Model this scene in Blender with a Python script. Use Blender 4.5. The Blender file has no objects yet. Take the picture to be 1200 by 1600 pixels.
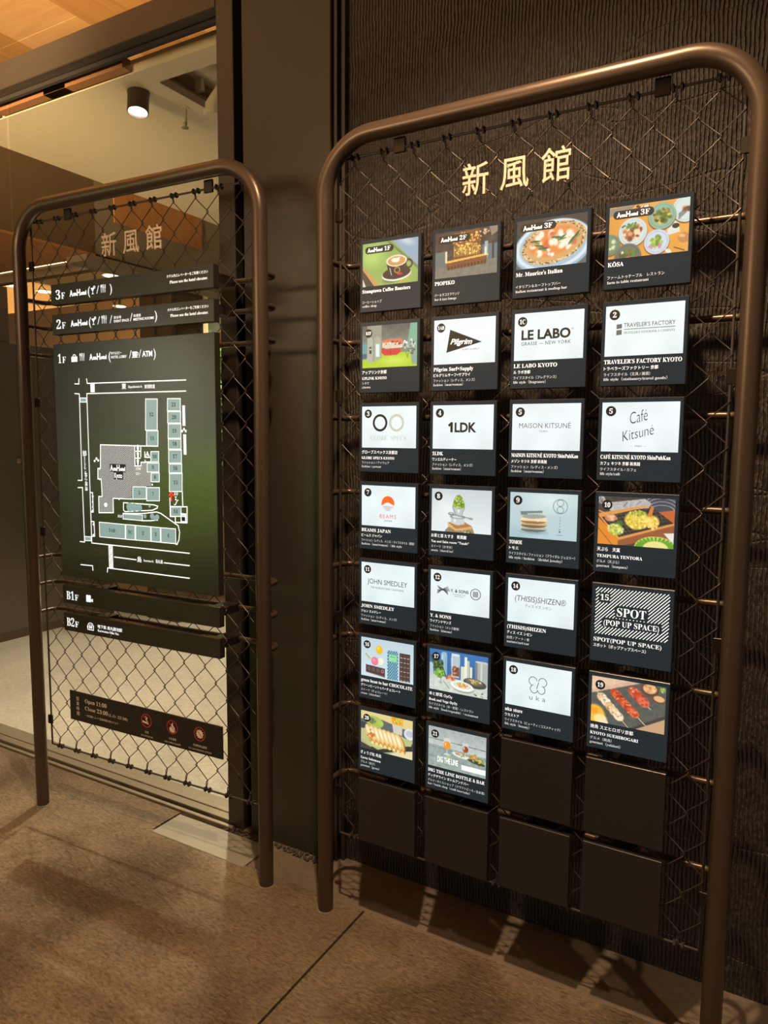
import bpy, math, random
import numpy as np
from mathutils import Vector, Matrix

random.seed(7)
S = bpy.context.scene
COL = S.collection
PI = math.pi

# ---------------------------------------------------------------- camera
cd = bpy.data.cameras.new('camera')
cam = bpy.data.objects.new('camera', cd)
COL.objects.link(cam)
cd.sensor_fit = 'VERTICAL'
cd.sensor_height = 24.0
cd.sensor_width = 18.0
cd.lens = 16.972
cd.clip_start = 0.05
right, up, fw = Vector((0.867, 0.499, 0.007)), Vector((-0.058, 0.087, 0.995)), Vector((-0.496, 0.862, -0.104))
fw.normalize()
right = (right - fw * right.dot(fw)).normalized()
up = right.cross(fw)
cam.matrix_world = Matrix(((right.x, up.x, -fw.x, 0), (right.y, up.y, -fw.y, 0), (right.z, up.z, -fw.z, 1.4552), (0, 0, 0, 1)))
S.camera = cam

# ---------------------------------------------------------------- world, lamps, exposure
w = bpy.data.worlds.new('night')
S.world = w
w.use_nodes = True
w.node_tree.nodes['Background'].inputs[0].default_value = (0.75, 0.82, 1.0, 1)
w.node_tree.nodes['Background'].inputs[1].default_value = 0.075
S.view_settings.view_transform = 'Standard'
S.view_settings.look = 'None'
S.view_settings.exposure = 0.0
S.view_settings.gamma = 1.0
S.view_settings.use_curve_mapping = False
WARM = (1.0, 0.66, 0.38)
def lamp(kind, loc, power, color, size=0.1, aim=None, spot=None, blend=0.6, name='lamp'):
    l = bpy.data.lights.new(name, kind)
    l.energy = power
    l.color = color
    if kind == 'AREA':
        l.shape = 'DISK'; l.size = size
    else:
        l.shadow_soft_size = size
    if kind == 'SPOT':
        l.spot_size = spot; l.spot_blend = blend
    o = bpy.data.objects.new(name, l)
    COL.objects.link(o)
    o.location = loc
    if aim is not None:
        o.rotation_euler = (Vector(aim) - Vector(loc)).to_track_quat('-Z', 'Y').to_euler()
    return o
# one downlight in the timber soffit, then added spots and fills
lamp('SPOT', (-0.60, 0.93, 3.35), 345, WARM, 0.035, (-0.6, 1.0, 0), 1.9, 0.75, 'outdoor_spot')
lamp('SPOT', (-3.3, 0.2, 3.3), 130, WARM, 0.05, (-3.3, 0.5, 0), 1.3, 0.8, 'outdoor_spot')  # added spot to brighten the paving at left
lamp('SPOT', (1.2, 0.6, 3.3), 130, WARM, 0.05, (0.75, 1.6, 0), 1.25, 0.8, 'outdoor_spot')  # added spot to brighten the right-hand wall
lamp('AREA', (-2.5, -1.2, 2.3), 110, WARM, 1.6, (-2.2, -0.6, 4.0), name='soffit_fill')  # added unseen light that brightens the timber soffit
lamp('SPOT', (-2.6, -0.4, 2.2), 1250, (1, .64, .32), 0.12, (-3.5, 2.4, 3.6), 0.9, 0.8, name='soffit_fill')  # added upward spot for the timber above the door header
# two indoor spotlights, then added fill lights
lamp('SPOT', (-3.0, 3.40, 2.75), 360, (1.0, 0.83, 0.62), 0.04, (-2.95, 2.95, 0), 1.6, 0.7, 'hall_spotlight')
lamp('SPOT', (-2.47, 2.33, 2.50), 90, (1.0, 0.80, 0.56), 0.04, (-2.6, 2.6, 0), 1.6, 0.7, 'hall_spotlight')
lamp('AREA', (-2.9, 3.0, 0.6), 7, (1.0, 0.78, 0.48), 1.2, (-2.9, 3.0, 2.8), name='hall_bounce_fill')  # added upward fill standing in for light off the hall floor
lamp('SPOT', (-6.2, 4.5, 1.2), 130, (1.0, 0.64, 0.32), 0.1, (-6.3, 5.6, 3.0), 2.5, 0.6, name='hall_fill')  # added unseen fill for the tan back wall
lamp('SPOT', (-5.4, 3.3, 0.9), 200, (1.0, 0.62, 0.30), 0.1, (-5.6, 3.0, 2.5), 1.7, 0.6, name='hall_fill')  # added unseen fill for the low tan ceiling
lamp('SPOT', (-5.3, 6.6, 3.3), 260, (1.0, 0.94, 0.78), 0.1, (-6.6, 7.9, 1.6), 2.0, 0.6, name='unseen_garden_spot')
# added unseen spots that feed the map board's green and grey reflection
lamp('SPOT', (-5.2, -2.3, 2.6), 4200, (0.95, 1.0, 0.72), 0.2, (-6.9, -4.2, 0.9), 1.2, 0.7, 'unseen_garden_spot')

lamp('SPOT', (-7.9, -4.9, 3.3), 1300, (1.0, 0.95, 0.80), 0.2, (-9.4, -6.2, 2.0), 1.5, 0.7, 'unseen_garden_spot')  # added to brighten the rear wall's reflection in the map board

# ---------------------------------------------------------------- materials
def mat(name, col, rough=0.6, metal=0.0, emit=0.0, spec=0.5, bump=None, var=None, ecol=None):
    """col is linear rgb; bump=(scale, strength, distance); var=(scale, amount, other colour)"""
    m = bpy.data.materials.new(name)
    m.use_nodes = True
    nt = m.node_tree
    b = nt.nodes['Principled BSDF']
    b.inputs['Base Color'].default_value = (*col, 1)
    b.inputs['Roughness'].default_value = rough
    b.inputs['Metallic'].default_value = metal
    b.inputs['Specular IOR Level'].default_value = spec
    if emit:
        b.inputs['Emission Color'].default_value = (*(ecol or col), 1)
        b.inputs['Emission Strength'].default_value = emit
    if bump or var:
        tc = nt.nodes.new('ShaderNodeTexCoord')
    if var:
        n = nt.nodes.new('ShaderNodeTexNoise')
        n.inputs['Scale'].default_value = var[0]
        n.inputs['Detail'].default_value = 6
        n.inputs['Roughness'].default_value = 0.65
        nt.links.new(tc.outputs['Object'], n.inputs['Vector'])
        r = nt.nodes.new('ShaderNodeValToRGB')
        r.color_ramp.elements[0].position = 0.5 - var[1] / 2
        r.color_ramp.elements[1].position = 0.5 + var[1] / 2
        r.color_ramp.elements[0].color = (*col, 1)
        r.color_ramp.elements[1].color = (*var[2], 1)
        nt.links.new(n.outputs['Fac'], r.inputs['Fac'])
        nt.links.new(r.outputs['Color'], b.inputs['Base Color'])
    if bump:
        n = nt.nodes.new('ShaderNodeTexNoise')
        n.inputs['Scale'].default_value = bump[0]
        n.inputs['Detail'].default_value = 5
        nt.links.new(tc.outputs['Object'], n.inputs['Vector'])
        bp = nt.nodes.new('ShaderNodeBump')
        bp.inputs['Strength'].default_value = bump[1]
        bp.inputs['Distance'].default_value = bump[2]
        nt.links.new(n.outputs['Fac'], bp.inputs['Height'])
        nt.links.new(bp.outputs['Normal'], b.inputs['Normal'])
    return m
def s2l(r, g, b):
    f = lambda c: (c / 255 / 12.92) if c <= 10.3 else ((c / 255 + 0.055) / 1.055) ** 2.4
    return (f(r), f(g), f(b))

M = {}
M['bronze'] = mat('bronze_painted_steel', (0.085, 0.060, 0.043), 0.34, 0.45, bump=(220, 0.08, 0.001))
M['black_steel'] = mat('black_steel', (0.035, 0.028, 0.024), 0.38, 0.6)
M['wire'] = mat('dark_wire', (0.055, 0.048, 0.045), 0.48, 0.35)
M['box'] = mat('satin_black_panel', (0.020, 0.021, 0.024), 0.33, 0.0, bump=(400, 0.03, 0.0005))
M['hazy_face'] = mat('black_face_haze_glow', (0.012, 0.015, 0.018), 0.34, 0.0, spec=0.18, emit=0.028, ecol=(0.50, 0.78, 1.0))  # bluish haze over the black faces, put in as a weak glow
M['board'] = mat('glossy_dark_board', (0.022, 0.022, 0.020), 0.20, 0.0, spec=1.0)
M['matte_board'] = mat('matte_dark_board', (0.018, 0.015, 0.013), 0.6)
M['white_light'] = mat('backlit_white', (0.8, 0.8, 0.8), 0.5, emit=1.0, ecol=(0.88, 0.97, 1.0))
M['soft_light'] = mat('backlit_small_print', (0.5, 0.5, 0.5), 0.5, emit=0.62, ecol=(0.85, 0.95, 1.0))
M['brass'] = mat('pale_bronze_letter', (0.66, 0.56, 0.45), 0.5, 0.1, emit=0)
M['beige'] = mat('beige_print', (0.95, 0.92, 0.88), 0.6)
M['red'] = mat('red_print', (0.70, 0.05, 0.06), 0.5)
M['teal'] = mat('teal_store_block', (0.2, 0.3, 0.3), 0.5, emit=0.62, ecol=(0.30, 0.50, 0.50))
M['red_light'] = mat('backlit_red', (0.8, 0.05, 0.03), 0.5, emit=1.0, ecol=(0.90, 0.05, 0.03))
M['ink'] = mat('black_ink', (0.012, 0.016, 0.018), 0.45, emit=0.008, ecol=(0.7, .9, 1))
M['grey_ink'] = mat('grey_ink', (0.1, 0.12, 0.12), 0.5, emit=0.06, ecol=(0.7, .9, .95))
M['pale_ink'] = mat('pale_ink', (0.3, 0.35, 0.34), 0.5, emit=0.42, ecol=(0.75, .95, .93))
M['orange_light'] = mat('backlit_orange', (0.9, 0.1, 0.02), 0.5, emit=1.0, ecol=(0.95, 0.10, 0.015))
M['red_ink'] = mat('backlit_dull_red', (0.5, 0.05, 0.03), 0.5, emit=0.7, ecol=(0.75, 0.12, 0.10))

def print_material():
    m = bpy.data.materials.new('backlit_photo_print')
    m.use_nodes = True
    nt = m.node_tree
    b = nt.nodes['Principled BSDF']
    a = nt.nodes.new('ShaderNodeAttribute'); a.attribute_name = 'print'
    b.inputs['Base Color'].default_value = (0.05, 0.05, 0.05, 1)
    b.inputs['Roughness'].default_value = 0.4
    b.inputs['Specular IOR Level'].default_value = 0.15
    nt.links.new(a.outputs['Color'], b.inputs['Emission Color'])
    b.inputs['Emission Strength'].default_value = 1.05
    return m
M['photo'] = print_material()
def opal_material():
    # white backlit acrylic: LED backlight is slightly uneven across the sheet
    m = bpy.data.materials.new('backlit_opal_acrylic')
    m.use_nodes = True
    nt = m.node_tree
    b = nt.nodes['Principled BSDF']
    b.inputs['Base Color'].default_value = (0.10, 0.12, 0.13, 1)
    b.inputs['Roughness'].default_value = 0.4
    tc = nt.nodes.new('ShaderNodeTexCoord')
    n = nt.nodes.new('ShaderNodeTexNoise'); n.inputs['Scale'].default_value = 9.0; n.inputs['Detail'].default_value = 1
    nt.links.new(tc.outputs['Object'], n.inputs['Vector'])
    r = nt.nodes.new('ShaderNodeValToRGB')
    r.color_ramp.elements[0].position = 0.3; r.color_ramp.elements[1].position = 0.75
    r.color_ramp.elements[0].color = (0.60, 0.68, 0.71, 1)
    r.color_ramp.elements[1].color = (0.78, 0.90, 0.94, 1)
    nt.links.new(n.outputs['Fac'], r.inputs['Fac'])
    nt.links.new(r.outputs['Color'], b.inputs['Emission Color'])
    b.inputs['Emission Strength'].default_value = 1.10
    return m
M['opal'] = opal_material()

def concrete(name, c1, c2, rough, ridge=0.0, s=1.0, bumpd=0.004, strength=0.6):
    m = bpy.data.materials.new(name)
    m.use_nodes = True
    nt = m.node_tree; N = nt.nodes; L = nt.links
    b = N['Principled BSDF']
    tc = N.new('ShaderNodeTexCoord')
    mp = N.new('ShaderNodeMapping'); mp.inputs['Rotation'].default_value = (0, 0, 0.45)
    mp.inputs['Scale'].default_value = (1.0, 2.6 if ridge else 1.0, 1)
    L.new(tc.outputs['Object'], mp.inputs['Vector'])
    n1 = N.new('ShaderNodeTexNoise'); n1.inputs['Scale'].default_value = 1.7 * s; n1.inputs['Detail'].default_value = 8; n1.inputs['Roughness'].default_value = 0.65
    L.new(tc.outputs['Object'], n1.inputs['Vector'])
    n2 = N.new('ShaderNodeTexNoise'); n2.inputs['Scale'].default_value = 52 * s; n2.inputs['Detail'].default_value = 5; n2.inputs['Roughness'].default_value = 0.7; n2.inputs['Distortion'].default_value = 0.6
    L.new(mp.outputs['Vector'], n2.inputs['Vector'])
    r = N.new('ShaderNodeValToRGB')
    r.color_ramp.elements[0].position = 0.32; r.color_ramp.elements[1].position = 0.7
    r.color_ramp.elements[0].color = (*c1, 1); r.color_ramp.elements[1].color = (*c2, 1)
    L.new(n1.outputs['Fac'], r.inputs['Fac'])
    mx = N.new('ShaderNodeMixRGB'); mx.blend_type = 'MULTIPLY'; mx.inputs['Fac'].default_value = 0.85 if ridge else 0.3
    r2 = N.new('ShaderNodeValToRGB'); r2.color_ramp.elements[0].position = 0.35; r2.color_ramp.elements[1].position = 0.6
    r2.color_ramp.elements[0].color = (0.28, 0.26, 0.24, 1)
    L.new(n2.outputs['Fac'], r2.inputs['Fac'])
    L.new(r.outputs['Color'], mx.inputs['Color1']); L.new(r2.outputs['Color'], mx.inputs['Color2'])
    L.new(mx.outputs['Color'], b.inputs['Base Color'])
    b.inputs['Roughness'].default_value = rough
    n3 = N.new('ShaderNodeTexNoise'); n3.inputs['Scale'].default_value = 160 * s; n3.inputs['Detail'].default_value = 3
    L.new(mp.outputs['Vector'], n3.inputs['Vector'])
    mul = N.new('ShaderNodeMath'); mul.operation = 'MULTIPLY_ADD'; mul.inputs[1].default_value = 0.35
    L.new(n3.outputs['Fac'], mul.inputs[0]); L.new(n2.outputs['Fac'], mul.inputs[2])
    # worn patches: the relief fades in and out over the slab
    msk = N.new('ShaderNodeMapRange'); msk.inputs[1].default_value = 0.38; msk.inputs[2].default_value = 0.62
    msk.inputs[3].default_value = 0.15; msk.inputs[4].default_value = 1.0
    n4 = N.new('ShaderNodeTexNoise'); n4.inputs['Scale'].default_value = 2.3 * s; n4.inputs['Detail'].default_value = 2
    L.new(tc.outputs['Object'], n4.inputs['Vector']); L.new(n4.outputs['Fac'], msk.inputs[0])
    bp = N.new('ShaderNodeBump'); bp.inputs['Distance'].default_value = bumpd
    ms = N.new('ShaderNodeMath'); ms.operation = 'MULTIPLY'; ms.inputs[1].default_value = strength
    L.new(msk.outputs[0], ms.inputs[0]); L.new(ms.outputs[0], bp.inputs['Strength'])
    L.new(mul.outputs[0], bp.inputs['Height'])
    L.new(bp.outputs['Normal'], b.inputs['Normal'])
    return m
M['slab'] = concrete('ridged_concrete', (0.165, 0.122, 0.076), (0.265, 0.20, 0.13), 0.50, 1, 1, 0.016, 1.0)
M['strip'] = concrete('smooth_concrete', (0.13, 0.105, 0.08), (0.19, 0.155, 0.12), 0.7, 0, 1, 0.002, 0.5)
M['hall_floor'] = concrete('polished_concrete', (0.42, 0.40, 0.35), (0.62, 0.59, 0.52), 0.42, 0, 0.8, 0.001, 0.3)
M['cover'] = mat('grey_access_cover', (0.22, 0.21, 0.17), 0.5, 0.2, bump=(60, 0.1, 0.001), var=(6, 0.5, (0.28, 0.27, 0.22)))

def combed_wall():
    m = bpy.data.materials.new('combed_charcoal_plaster')
    m.use_nodes = True
    nt = m.node_tree; N = nt.nodes; L = nt.links
    b = N['Principled BSDF']
    tc = N.new('ShaderNodeTexCoord')
    n0 = N.new('ShaderNodeTexNoise'); n0.inputs['Scale'].default_value = 5; n0.inputs['Detail'].default_value = 4
    L.new(tc.outputs['Object'], n0.inputs['Vector'])
    v = N.new('ShaderNodeVectorMath'); v.operation = 'MULTIPLY_ADD'
    L.new(n0.outputs['Color'], v.inputs[0]); v.inputs[1].default_value = (0.028, 0, 0.0); L.new(tc.outputs['Object'], v.inputs[2])
    wv = N.new('ShaderNodeTexWave'); wv.wave_type = 'BANDS'; wv.bands_direction = 'X'
    wv.inputs['Scale'].default_value = 31.0; wv.inputs['Distortion'].default_value = 0.8
    wv.inputs['Detail'].default_value = 3; wv.inputs['Detail Scale'].default_value = 2.0
    L.new(v.outputs[0], wv.inputs['Vector'])
    # comb strokes overlap along ragged horizontal ridges
    mp = N.new('ShaderNodeMapping'); mp.inputs['Scale'].default_value = (0.8, 1, 4.2)
    L.new(tc.outputs['Object'], mp.inputs['Vector'])
    vn = N.new('ShaderNodeTexNoise'); vn.inputs['Scale'].default_value = 1.25; vn.inputs['Detail'].default_value = 2.5
    L.new(mp.outputs['Vector'], vn.inputs['Vector'])
    v5 = N.new('ShaderNodeMath'); v5.operation = 'SUBTRACT'; v5.inputs[1].default_value = 0.5; L.new(vn.outputs['Fac'], v5.inputs[0])
    vo = N.new('ShaderNodeMath'); vo.operation = 'ABSOLUTE'; L.new(v5.outputs[0], vo.inputs[0])
    mr = N.new('ShaderNodeMapRange'); mr.inputs[1].default_value = 0.0; mr.inputs[2].default_value = 0.006; mr.inputs[3].default_value = 0.35
    L.new(vo.outputs[0], mr.inputs[0])
    n2 = N.new('ShaderNodeTexNoise'); n2.inputs['Scale'].default_value = 130; n2.inputs['Detail'].default_value = 4
    mp2 = N.new('ShaderNodeMapping'); mp2.inputs['Scale'].default_value = (1.0, 1, 0.35)
    L.new(tc.outputs['Object'], mp2.inputs['Vector']); L.new(mp2.outputs['Vector'], n2.inputs['Vector'])
    a1 = N.new('ShaderNodeMath'); a1.operation = 'MULTIPLY'; L.new(wv.outputs['Fac'], a1.inputs[0]); L.new(mr.outputs[0], a1.inputs[1])
    a2 = N.new('ShaderNodeMath'); a2.operation = 'MULTIPLY_ADD'; a2.inputs[1].default_value = 1.6
    L.new(n2.outputs['Fac'], a2.inputs[0]); L.new(a1.outputs[0], a2.inputs[2])
    bp = N.new('ShaderNodeBump'); bp.inputs['Strength'].default_value = 0.9; bp.inputs['Distance'].default_value = 0.008
    L.new(a2.outputs[0], bp.inputs['Height']); L.new(bp.outputs['Normal'], b.inputs['Normal'])
    r = N.new('ShaderNodeValToRGB'); r.color_ramp.elements[0].position = 0.3
    r.color_ramp.elements[0].color = (0.036, 0.032, 0.029, 1); r.color_ramp.elements[1].color = (0.085, 0.074, 0.066, 1)
    mx = N.new('ShaderNodeMath'); mx.operation = 'MULTIPLY_ADD'; mx.inputs[1].default_value = 0.5
    L.new(a1.outputs[0], mx.inputs[0]); 
    hl = N.new('ShaderNodeMath'); hl.operation = 'MULTIPLY'; hl.inputs[1].default_value = 0.7; L.new(n2.outputs['Fac'], hl.inputs[0])
    L.new(hl.outputs[0], mx.inputs[2])
    L.new(mx.outputs[0], r.inputs['Fac']); L.new(r.outputs['Color'], b.inputs['Base Color'])
    b.inputs['Roughness'].default_value = 0.55
    return m
M['plaster'] = combed_wall()
M['steel_door'] = mat('dark_painted_steel', (0.050, 0.042, 0.034), 0.42, 0.25, bump=(3, 0.05, 0.01))
M['pilaster'] = mat('satin_grey_steel', (0.050, 0.047, 0.041), 0.40, 0.35, bump=(2.5, 0.04, 0.01))
M['groove'] = mat('black_rubber', (0.015, 0.013, 0.011), 0.7)
M['track'] = mat('aluminium_track', (0.33, 0.29, 0.22), 0.4, 0.5)
M['hall_white'] = mat('warm_white_ceiling', (0.62, 0.56, 0.45), 0.8, bump=(20, 0.03, 0.002))
M['hall_brown'] = mat('dark_brown_bulkhead', (0.085, 0.052, 0.028), 0.6)
M['hall_tan'] = mat('tan_plaster', (0.60, 0.40, 0.20), 0.8, var=(1.2, 0.6, (0.52, 0.35, 0.18)))
M['hall_grey'] = mat('grey_brown_lintel', (0.16, 0.13, 0.10), 0.6)
M['copper'] = mat('copper_brown', (0.30, 0.14, 0.07), 0.6)
M['white_duct'] = mat('white_duct', (0.62, 0.58, 0.48), 0.5)
M['lamp_face'] = mat('lamp_lens', (1, 1, 1), 0.3, emit=20.0, ecol=(1.0, 0.9, 0.72))
M['down_face'] = mat('downlight_lens', (1, 1, 1), 0.3, emit=3.0, ecol=(1.0, 0.88, 0.66))
M['cove'] = mat('cove_strip_light', (1, 1, 1), 0.3, emit=4.0, ecol=(1.0, 0.74, 0.40))
M['partition'] = mat('olive_dark_partition', (0.11, 0.095, 0.066), 0.4, 0.1)
M['stone'] = mat('dark_gravel', (0.06, 0.05, 0.04), 0.8)
M['leaf'] = mat('green_leaf', (0.12, 0.26, 0.03), 0.5, var=(3, 0.5, (0.30, 0.42, 0.06)))
M['stem'] = mat('brown_stem', (0.08, 0.05, 0.03), 0.8)
def wood(name, c1, c2, axis, rough=0.45):
    m = bpy.data.materials.new(name); m.use_nodes = True
    nt = m.node_tree; N = nt.nodes; L = nt.links
    b = N['Principled BSDF']; tc = N.new('ShaderNodeTexCoord')
    mp = N.new('ShaderNodeMapping')
    mp.inputs['Scale'].default_value = (1.0, 9.0, 1) if axis == 'x' else (9.0, 1.0, 1)
    L.new(tc.outputs['Object'], mp.inputs['Vector'])
    n = N.new('ShaderNodeTexNoise'); n.inputs['Scale'].default_value = 2.2; n.inputs['Detail'].default_value = 6; n.inputs['Distortion'].default_value = 1.2
    L.new(mp.outputs['Vector'], n.inputs['Vector'])
    r = N.new('ShaderNodeValToRGB'); r.color_ramp.elements[0].position = 0.3; r.color_ramp.elements[1].position = 0.7
    r.color_ramp.elements[0].color = (*c1, 1); r.color_ramp.elements[1].color = (*c2, 1)
    L.new(n.outputs['Fac'], r.inputs['Fac']); L.new(r.outputs['Color'], b.inputs['Base Color'])
    b.inputs['Roughness'].default_value = rough
    return m
M['ply_light'] = wood('light_plywood', (0.52, 0.33, 0.15), (0.62, 0.41, 0.20), 'x')
M['ply_dark'] = wood('honey_plywood', (0.36, 0.20, 0.07), (0.46, 0.27, 0.10), 'y')
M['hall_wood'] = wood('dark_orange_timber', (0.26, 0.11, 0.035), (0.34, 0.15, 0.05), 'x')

def glass_material():
    m = bpy.data.materials.new('clear_thin_glass'); m.use_nodes = True
    nt = m.node_tree; N = nt.nodes; L = nt.links
    for n in list(N): N.remove(n)
    out = N.new('ShaderNodeOutputMaterial'); mix = N.new('ShaderNodeMixShader')
    tr = N.new('ShaderNodeBsdfTransparent'); tr.inputs[0].default_value = (0.93, 0.94, 0.90, 1)
    gl = N.new('ShaderNodeBsdfGlossy'); gl.inputs['Roughness'].default_value = 0.02
    fr = N.new('ShaderNodeFresnel'); fr.inputs['IOR'].default_value = 1.45
    ge = N.new('ShaderNodeNewGeometry'); inv = N.new('ShaderNodeMath'); inv.operation = 'SUBTRACT'; inv.inputs[0].default_value = 1.0
    L.new(ge.outputs['Backfacing'], inv.inputs[1])
    mu = N.new('ShaderNodeMath'); mu.operation = 'MULTIPLY'; L.new(fr.outputs[0], mu.inputs[0]); L.new(inv.outputs[0], mu.inputs[1])
    L.new(mu.outputs[0], mix.inputs[0]); L.new(tr.outputs[0], mix.inputs[1]); L.new(gl.outputs[0], mix.inputs[2])
    L.new(mix.outputs[0], out.inputs[0])
    return m
M['glass'] = glass_material()

# ---------------------------------------------------------------- mesh helpers
def link(name, me, material, parent=None, **props):
    o = bpy.data.objects.new(name, me)
    COL.objects.link(o)
    if parent is not None:
        o.parent = parent
    if material is not None and not me.materials:
        me.materials.append(material)
    for k, v in props.items():
        o[k] = v
    return o
def empty(name, loc, rz=0.0, **props):
    o = bpy.data.objects.new(name, None)
    COL.objects.link(o)
    o.location = loc; o.rotation_euler = (0, 0, rz)
    o.empty_display_size = 0.05
    for k, v in props.items():
        o[k] = v
    return o
class MB:
    def __init__(self): self.v = []; self.f = []
    def add(self, v, f):
        n = len(self.v); self.v += [tuple(p) for p in v]; self.f += [tuple(i + n for i in q) for q in f]
        return self
    def box(self, x0, x1, y0, y1, z0, z1, bev=0.0):
        if bev <= 0:
            v = [(x0, y0, z0), (x1, y0, z0), (x1, y1, z0), (x0, y1, z0), (x0, y0, z1), (x1, y0, z1), (x1, y1, z1), (x0, y1, z1)]
            return self.add(v, [(3, 2, 1, 0), (4, 5, 6, 7), (0, 1, 5, 4), (1, 2, 6, 5), (2, 3, 7, 6), (3, 0, 4, 7)])
        b = bev   # chamfer every edge
        v = []; 
        for sx, X in ((1, x0), (-1, x1)):
            for sy, Y in ((1, y0), (-1, y1)):
                for sz, Z in ((1, z0), (-1, z1)):
                    v += [(X, Y + sy * b, Z + sz * b), (X + sx * b, Y, Z + sz * b), (X + sx * b, Y + sy * b, Z)]
        i = lambda a, c, d, k: (a * 4 + c * 2 + d) * 3 + k
        f = []
        for a in (0, 1): f.append([i(a, 0, 0, 0), i(a, 0, 1, 0), i(a, 1, 1, 0), i(a, 1, 0, 0)])
        for c in (0, 1): f.append([i(0, c, 0, 1), i(0, c, 1, 1), i(1, c, 1, 1), i(1, c, 0, 1)])
        for d in (0, 1): f.append([i(0, 0, d, 2), i(0, 1, d, 2), i(1, 1, d, 2), i(1, 0, d, 2)])
        for a in (0, 1):
            for c in (0, 1): f.append([i(a, c, 0, 0), i(a, c, 1, 0), i(a, c, 1, 1), i(a, c, 0, 1)])
            for d in (0, 1): f.append([i(a, 0, d, 0), i(a, 1, d, 0), i(a, 1, d, 2), i(a, 0, d, 2)])
        for c in (0, 1):
            for d in (0, 1): f.append([i(0, c, d, 1), i(1, c, d, 1), i(1, c, d, 2), i(0, c, d, 2)])
        for a in (0, 1):
            for c in (0, 1):
                for d in (0, 1): f.append([i(a, c, d, 0), i(a, c, d, 1), i(a, c, d, 2)])
        return self.add(v, f)
    def tube(self, pts, r, n=8, caps=True):
        pts = [Vector(p) for p in pts]
        m = len(pts); T = []
        for k in range(m):
            a = pts[max(0, k - 1)]; b = pts[min(m - 1, k + 1)]
            T.append((b - a).normalized())
        ref = Vector((0, 1, 0)) if abs(T[0].y) < 0.9 else Vector((1, 0, 0))
        nrm = (ref - T[0] * ref.dot(T[0])).normalized()
        base = len(self.v)
        for k in range(m):
            nrm = (nrm - T[k] * nrm.dot(T[k])).normalized()
            bn = T[k].cross(nrm)
            for j in range(n):
                a = 2 * PI * j / n
                self.v.append(tuple(pts[k] + nrm * (r * math.cos(a)) + bn * (r * math.sin(a))))
        for k in range(m - 1):
            for j in range(n):
                a = base + k * n + j; b = base + k * n + (j + 1) % n
                self.f.append((a, b, b + n, a + n))
        if caps:
            self.f.append(tuple(base + j for j in reversed(range(n))))
            self.f.append(tuple(base + (m - 1) * n + j for j in range(n)))
        return self
    def lathe(self, prof, n=20, c=(0, 0, 0), mat3=None):
        base = len(self.v)
        for r, z in prof:
            for j in range(n):
                p = Vector((r * math.cos(2 * PI * j / n), r * math.sin(2 * PI * j / n), z))
                if mat3 is not None: p = mat3 @ p
                self.v.append(tuple(p + Vector(c)))
        for k in range(len(prof) - 1):
            for j in range(n):
                a = base + k * n + j; b = base + k * n + (j + 1) % n
                self.f.append((a, b, b + n, a + n))
        self.f.append(tuple(base + j for j in reversed(range(n))))
        self.f.append(tuple(base + (len(prof) - 1) * n + j for j in range(n)))
        return self
    def mesh(self, name, smooth=False):
        me = bpy.data.meshes.new(name)
        me.from_pydata(self.v, [], self.f)
        if smooth:
            me.polygons.foreach_set('use_smooth', [True] * len(me.polygons))
            me.set_sharp_from_angle(angle=0.7)
        me.update()
        return me
    def build(self, name, material, parent=None, smooth=False, **props):
        return link(name, self.mesh(name, smooth), material, parent, **props)
    # flat work on a sign face: (u right, v up) in metres; local y = -lift
    def flat(self, pts, lift):
        n = len(self.v); self.v += [(p[0], -lift, p[1]) for p in pts]; self.f.append(tuple(range(n, n + len(pts)))); return self
    def disc(self, u, v, r, lift, ry=None, n=24, rot=0.0):
        ry = ry or r
        ca, sa = math.cos(rot), math.sin(rot)
        P = [(r * math.cos(2 * PI * k / n), ry * math.sin(2 * PI * k / n)) for k in range(n)]
        return self.flat([(u + a * ca - b * sa, v + a * sa + b * ca) for a, b in P], lift)
    def ring(self, u, v, r, wd, lift, n=32, a0=0.0, a1=2 * PI, ry=None):
        ry = ry or r
        P = [(u + r * math.cos(a0 + (a1 - a0) * k / n), v + ry * math.sin(a0 + (a1 - a0) * k / n)) for k in range(n + 1)]
        return self.stroke(P, wd, lift)
    def stroke(self, P, wd, lift):
        P = [Vector(p) for p in P]; m = len(P); o = []
        closed = (P[0] - P[-1]).length < 1e-7
        for k in range(m):
            a = P[k - 1] if k else (P[-2] if closed else None)
            b = P[k + 1] if k < m - 1 else (P[1] if closed else None)
            d0 = (P[k] - a).normalized() if a is not None else None
            d1 = (b - P[k]).normalized() if b is not None else None
            if d0 is None: d0 = d1
            if d1 is None: d1 = d0
            t = d0 + d1
            t = t.normalized() if t.length > 1e-6 else d0
            nn = Vector((-t.y, t.x)); c = max(0.35, nn.dot(Vector((-d1.y, d1.x))))
            o.append(nn * (wd / 2 / c))
        n = len(self.v)
        for k in range(m):
            self.v.append((P[k].x + o[k].x, -lift, P[k].y + o[k].y)); self.v.append((P[k].x - o[k].x, -lift, P[k].y - o[k].y))
        for k in range(m - 1):
            self.f.append((n + 2 * k, n + 2 * k + 1, n + 2 * k + 3, n + 2 * k + 2))
        return self
    def poly(self, pts, lift):   # concave-safe
        from mathutils.geometry import tessellate_polygon
        n = len(self.v); self.v += [(p[0], -lift, p[1]) for p in pts]
        for t in tessellate_polygon([[Vector((p[0], p[1], 0)) for p in pts]]):
            self.f.append(tuple(n + i for i in t))
        return self

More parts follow.
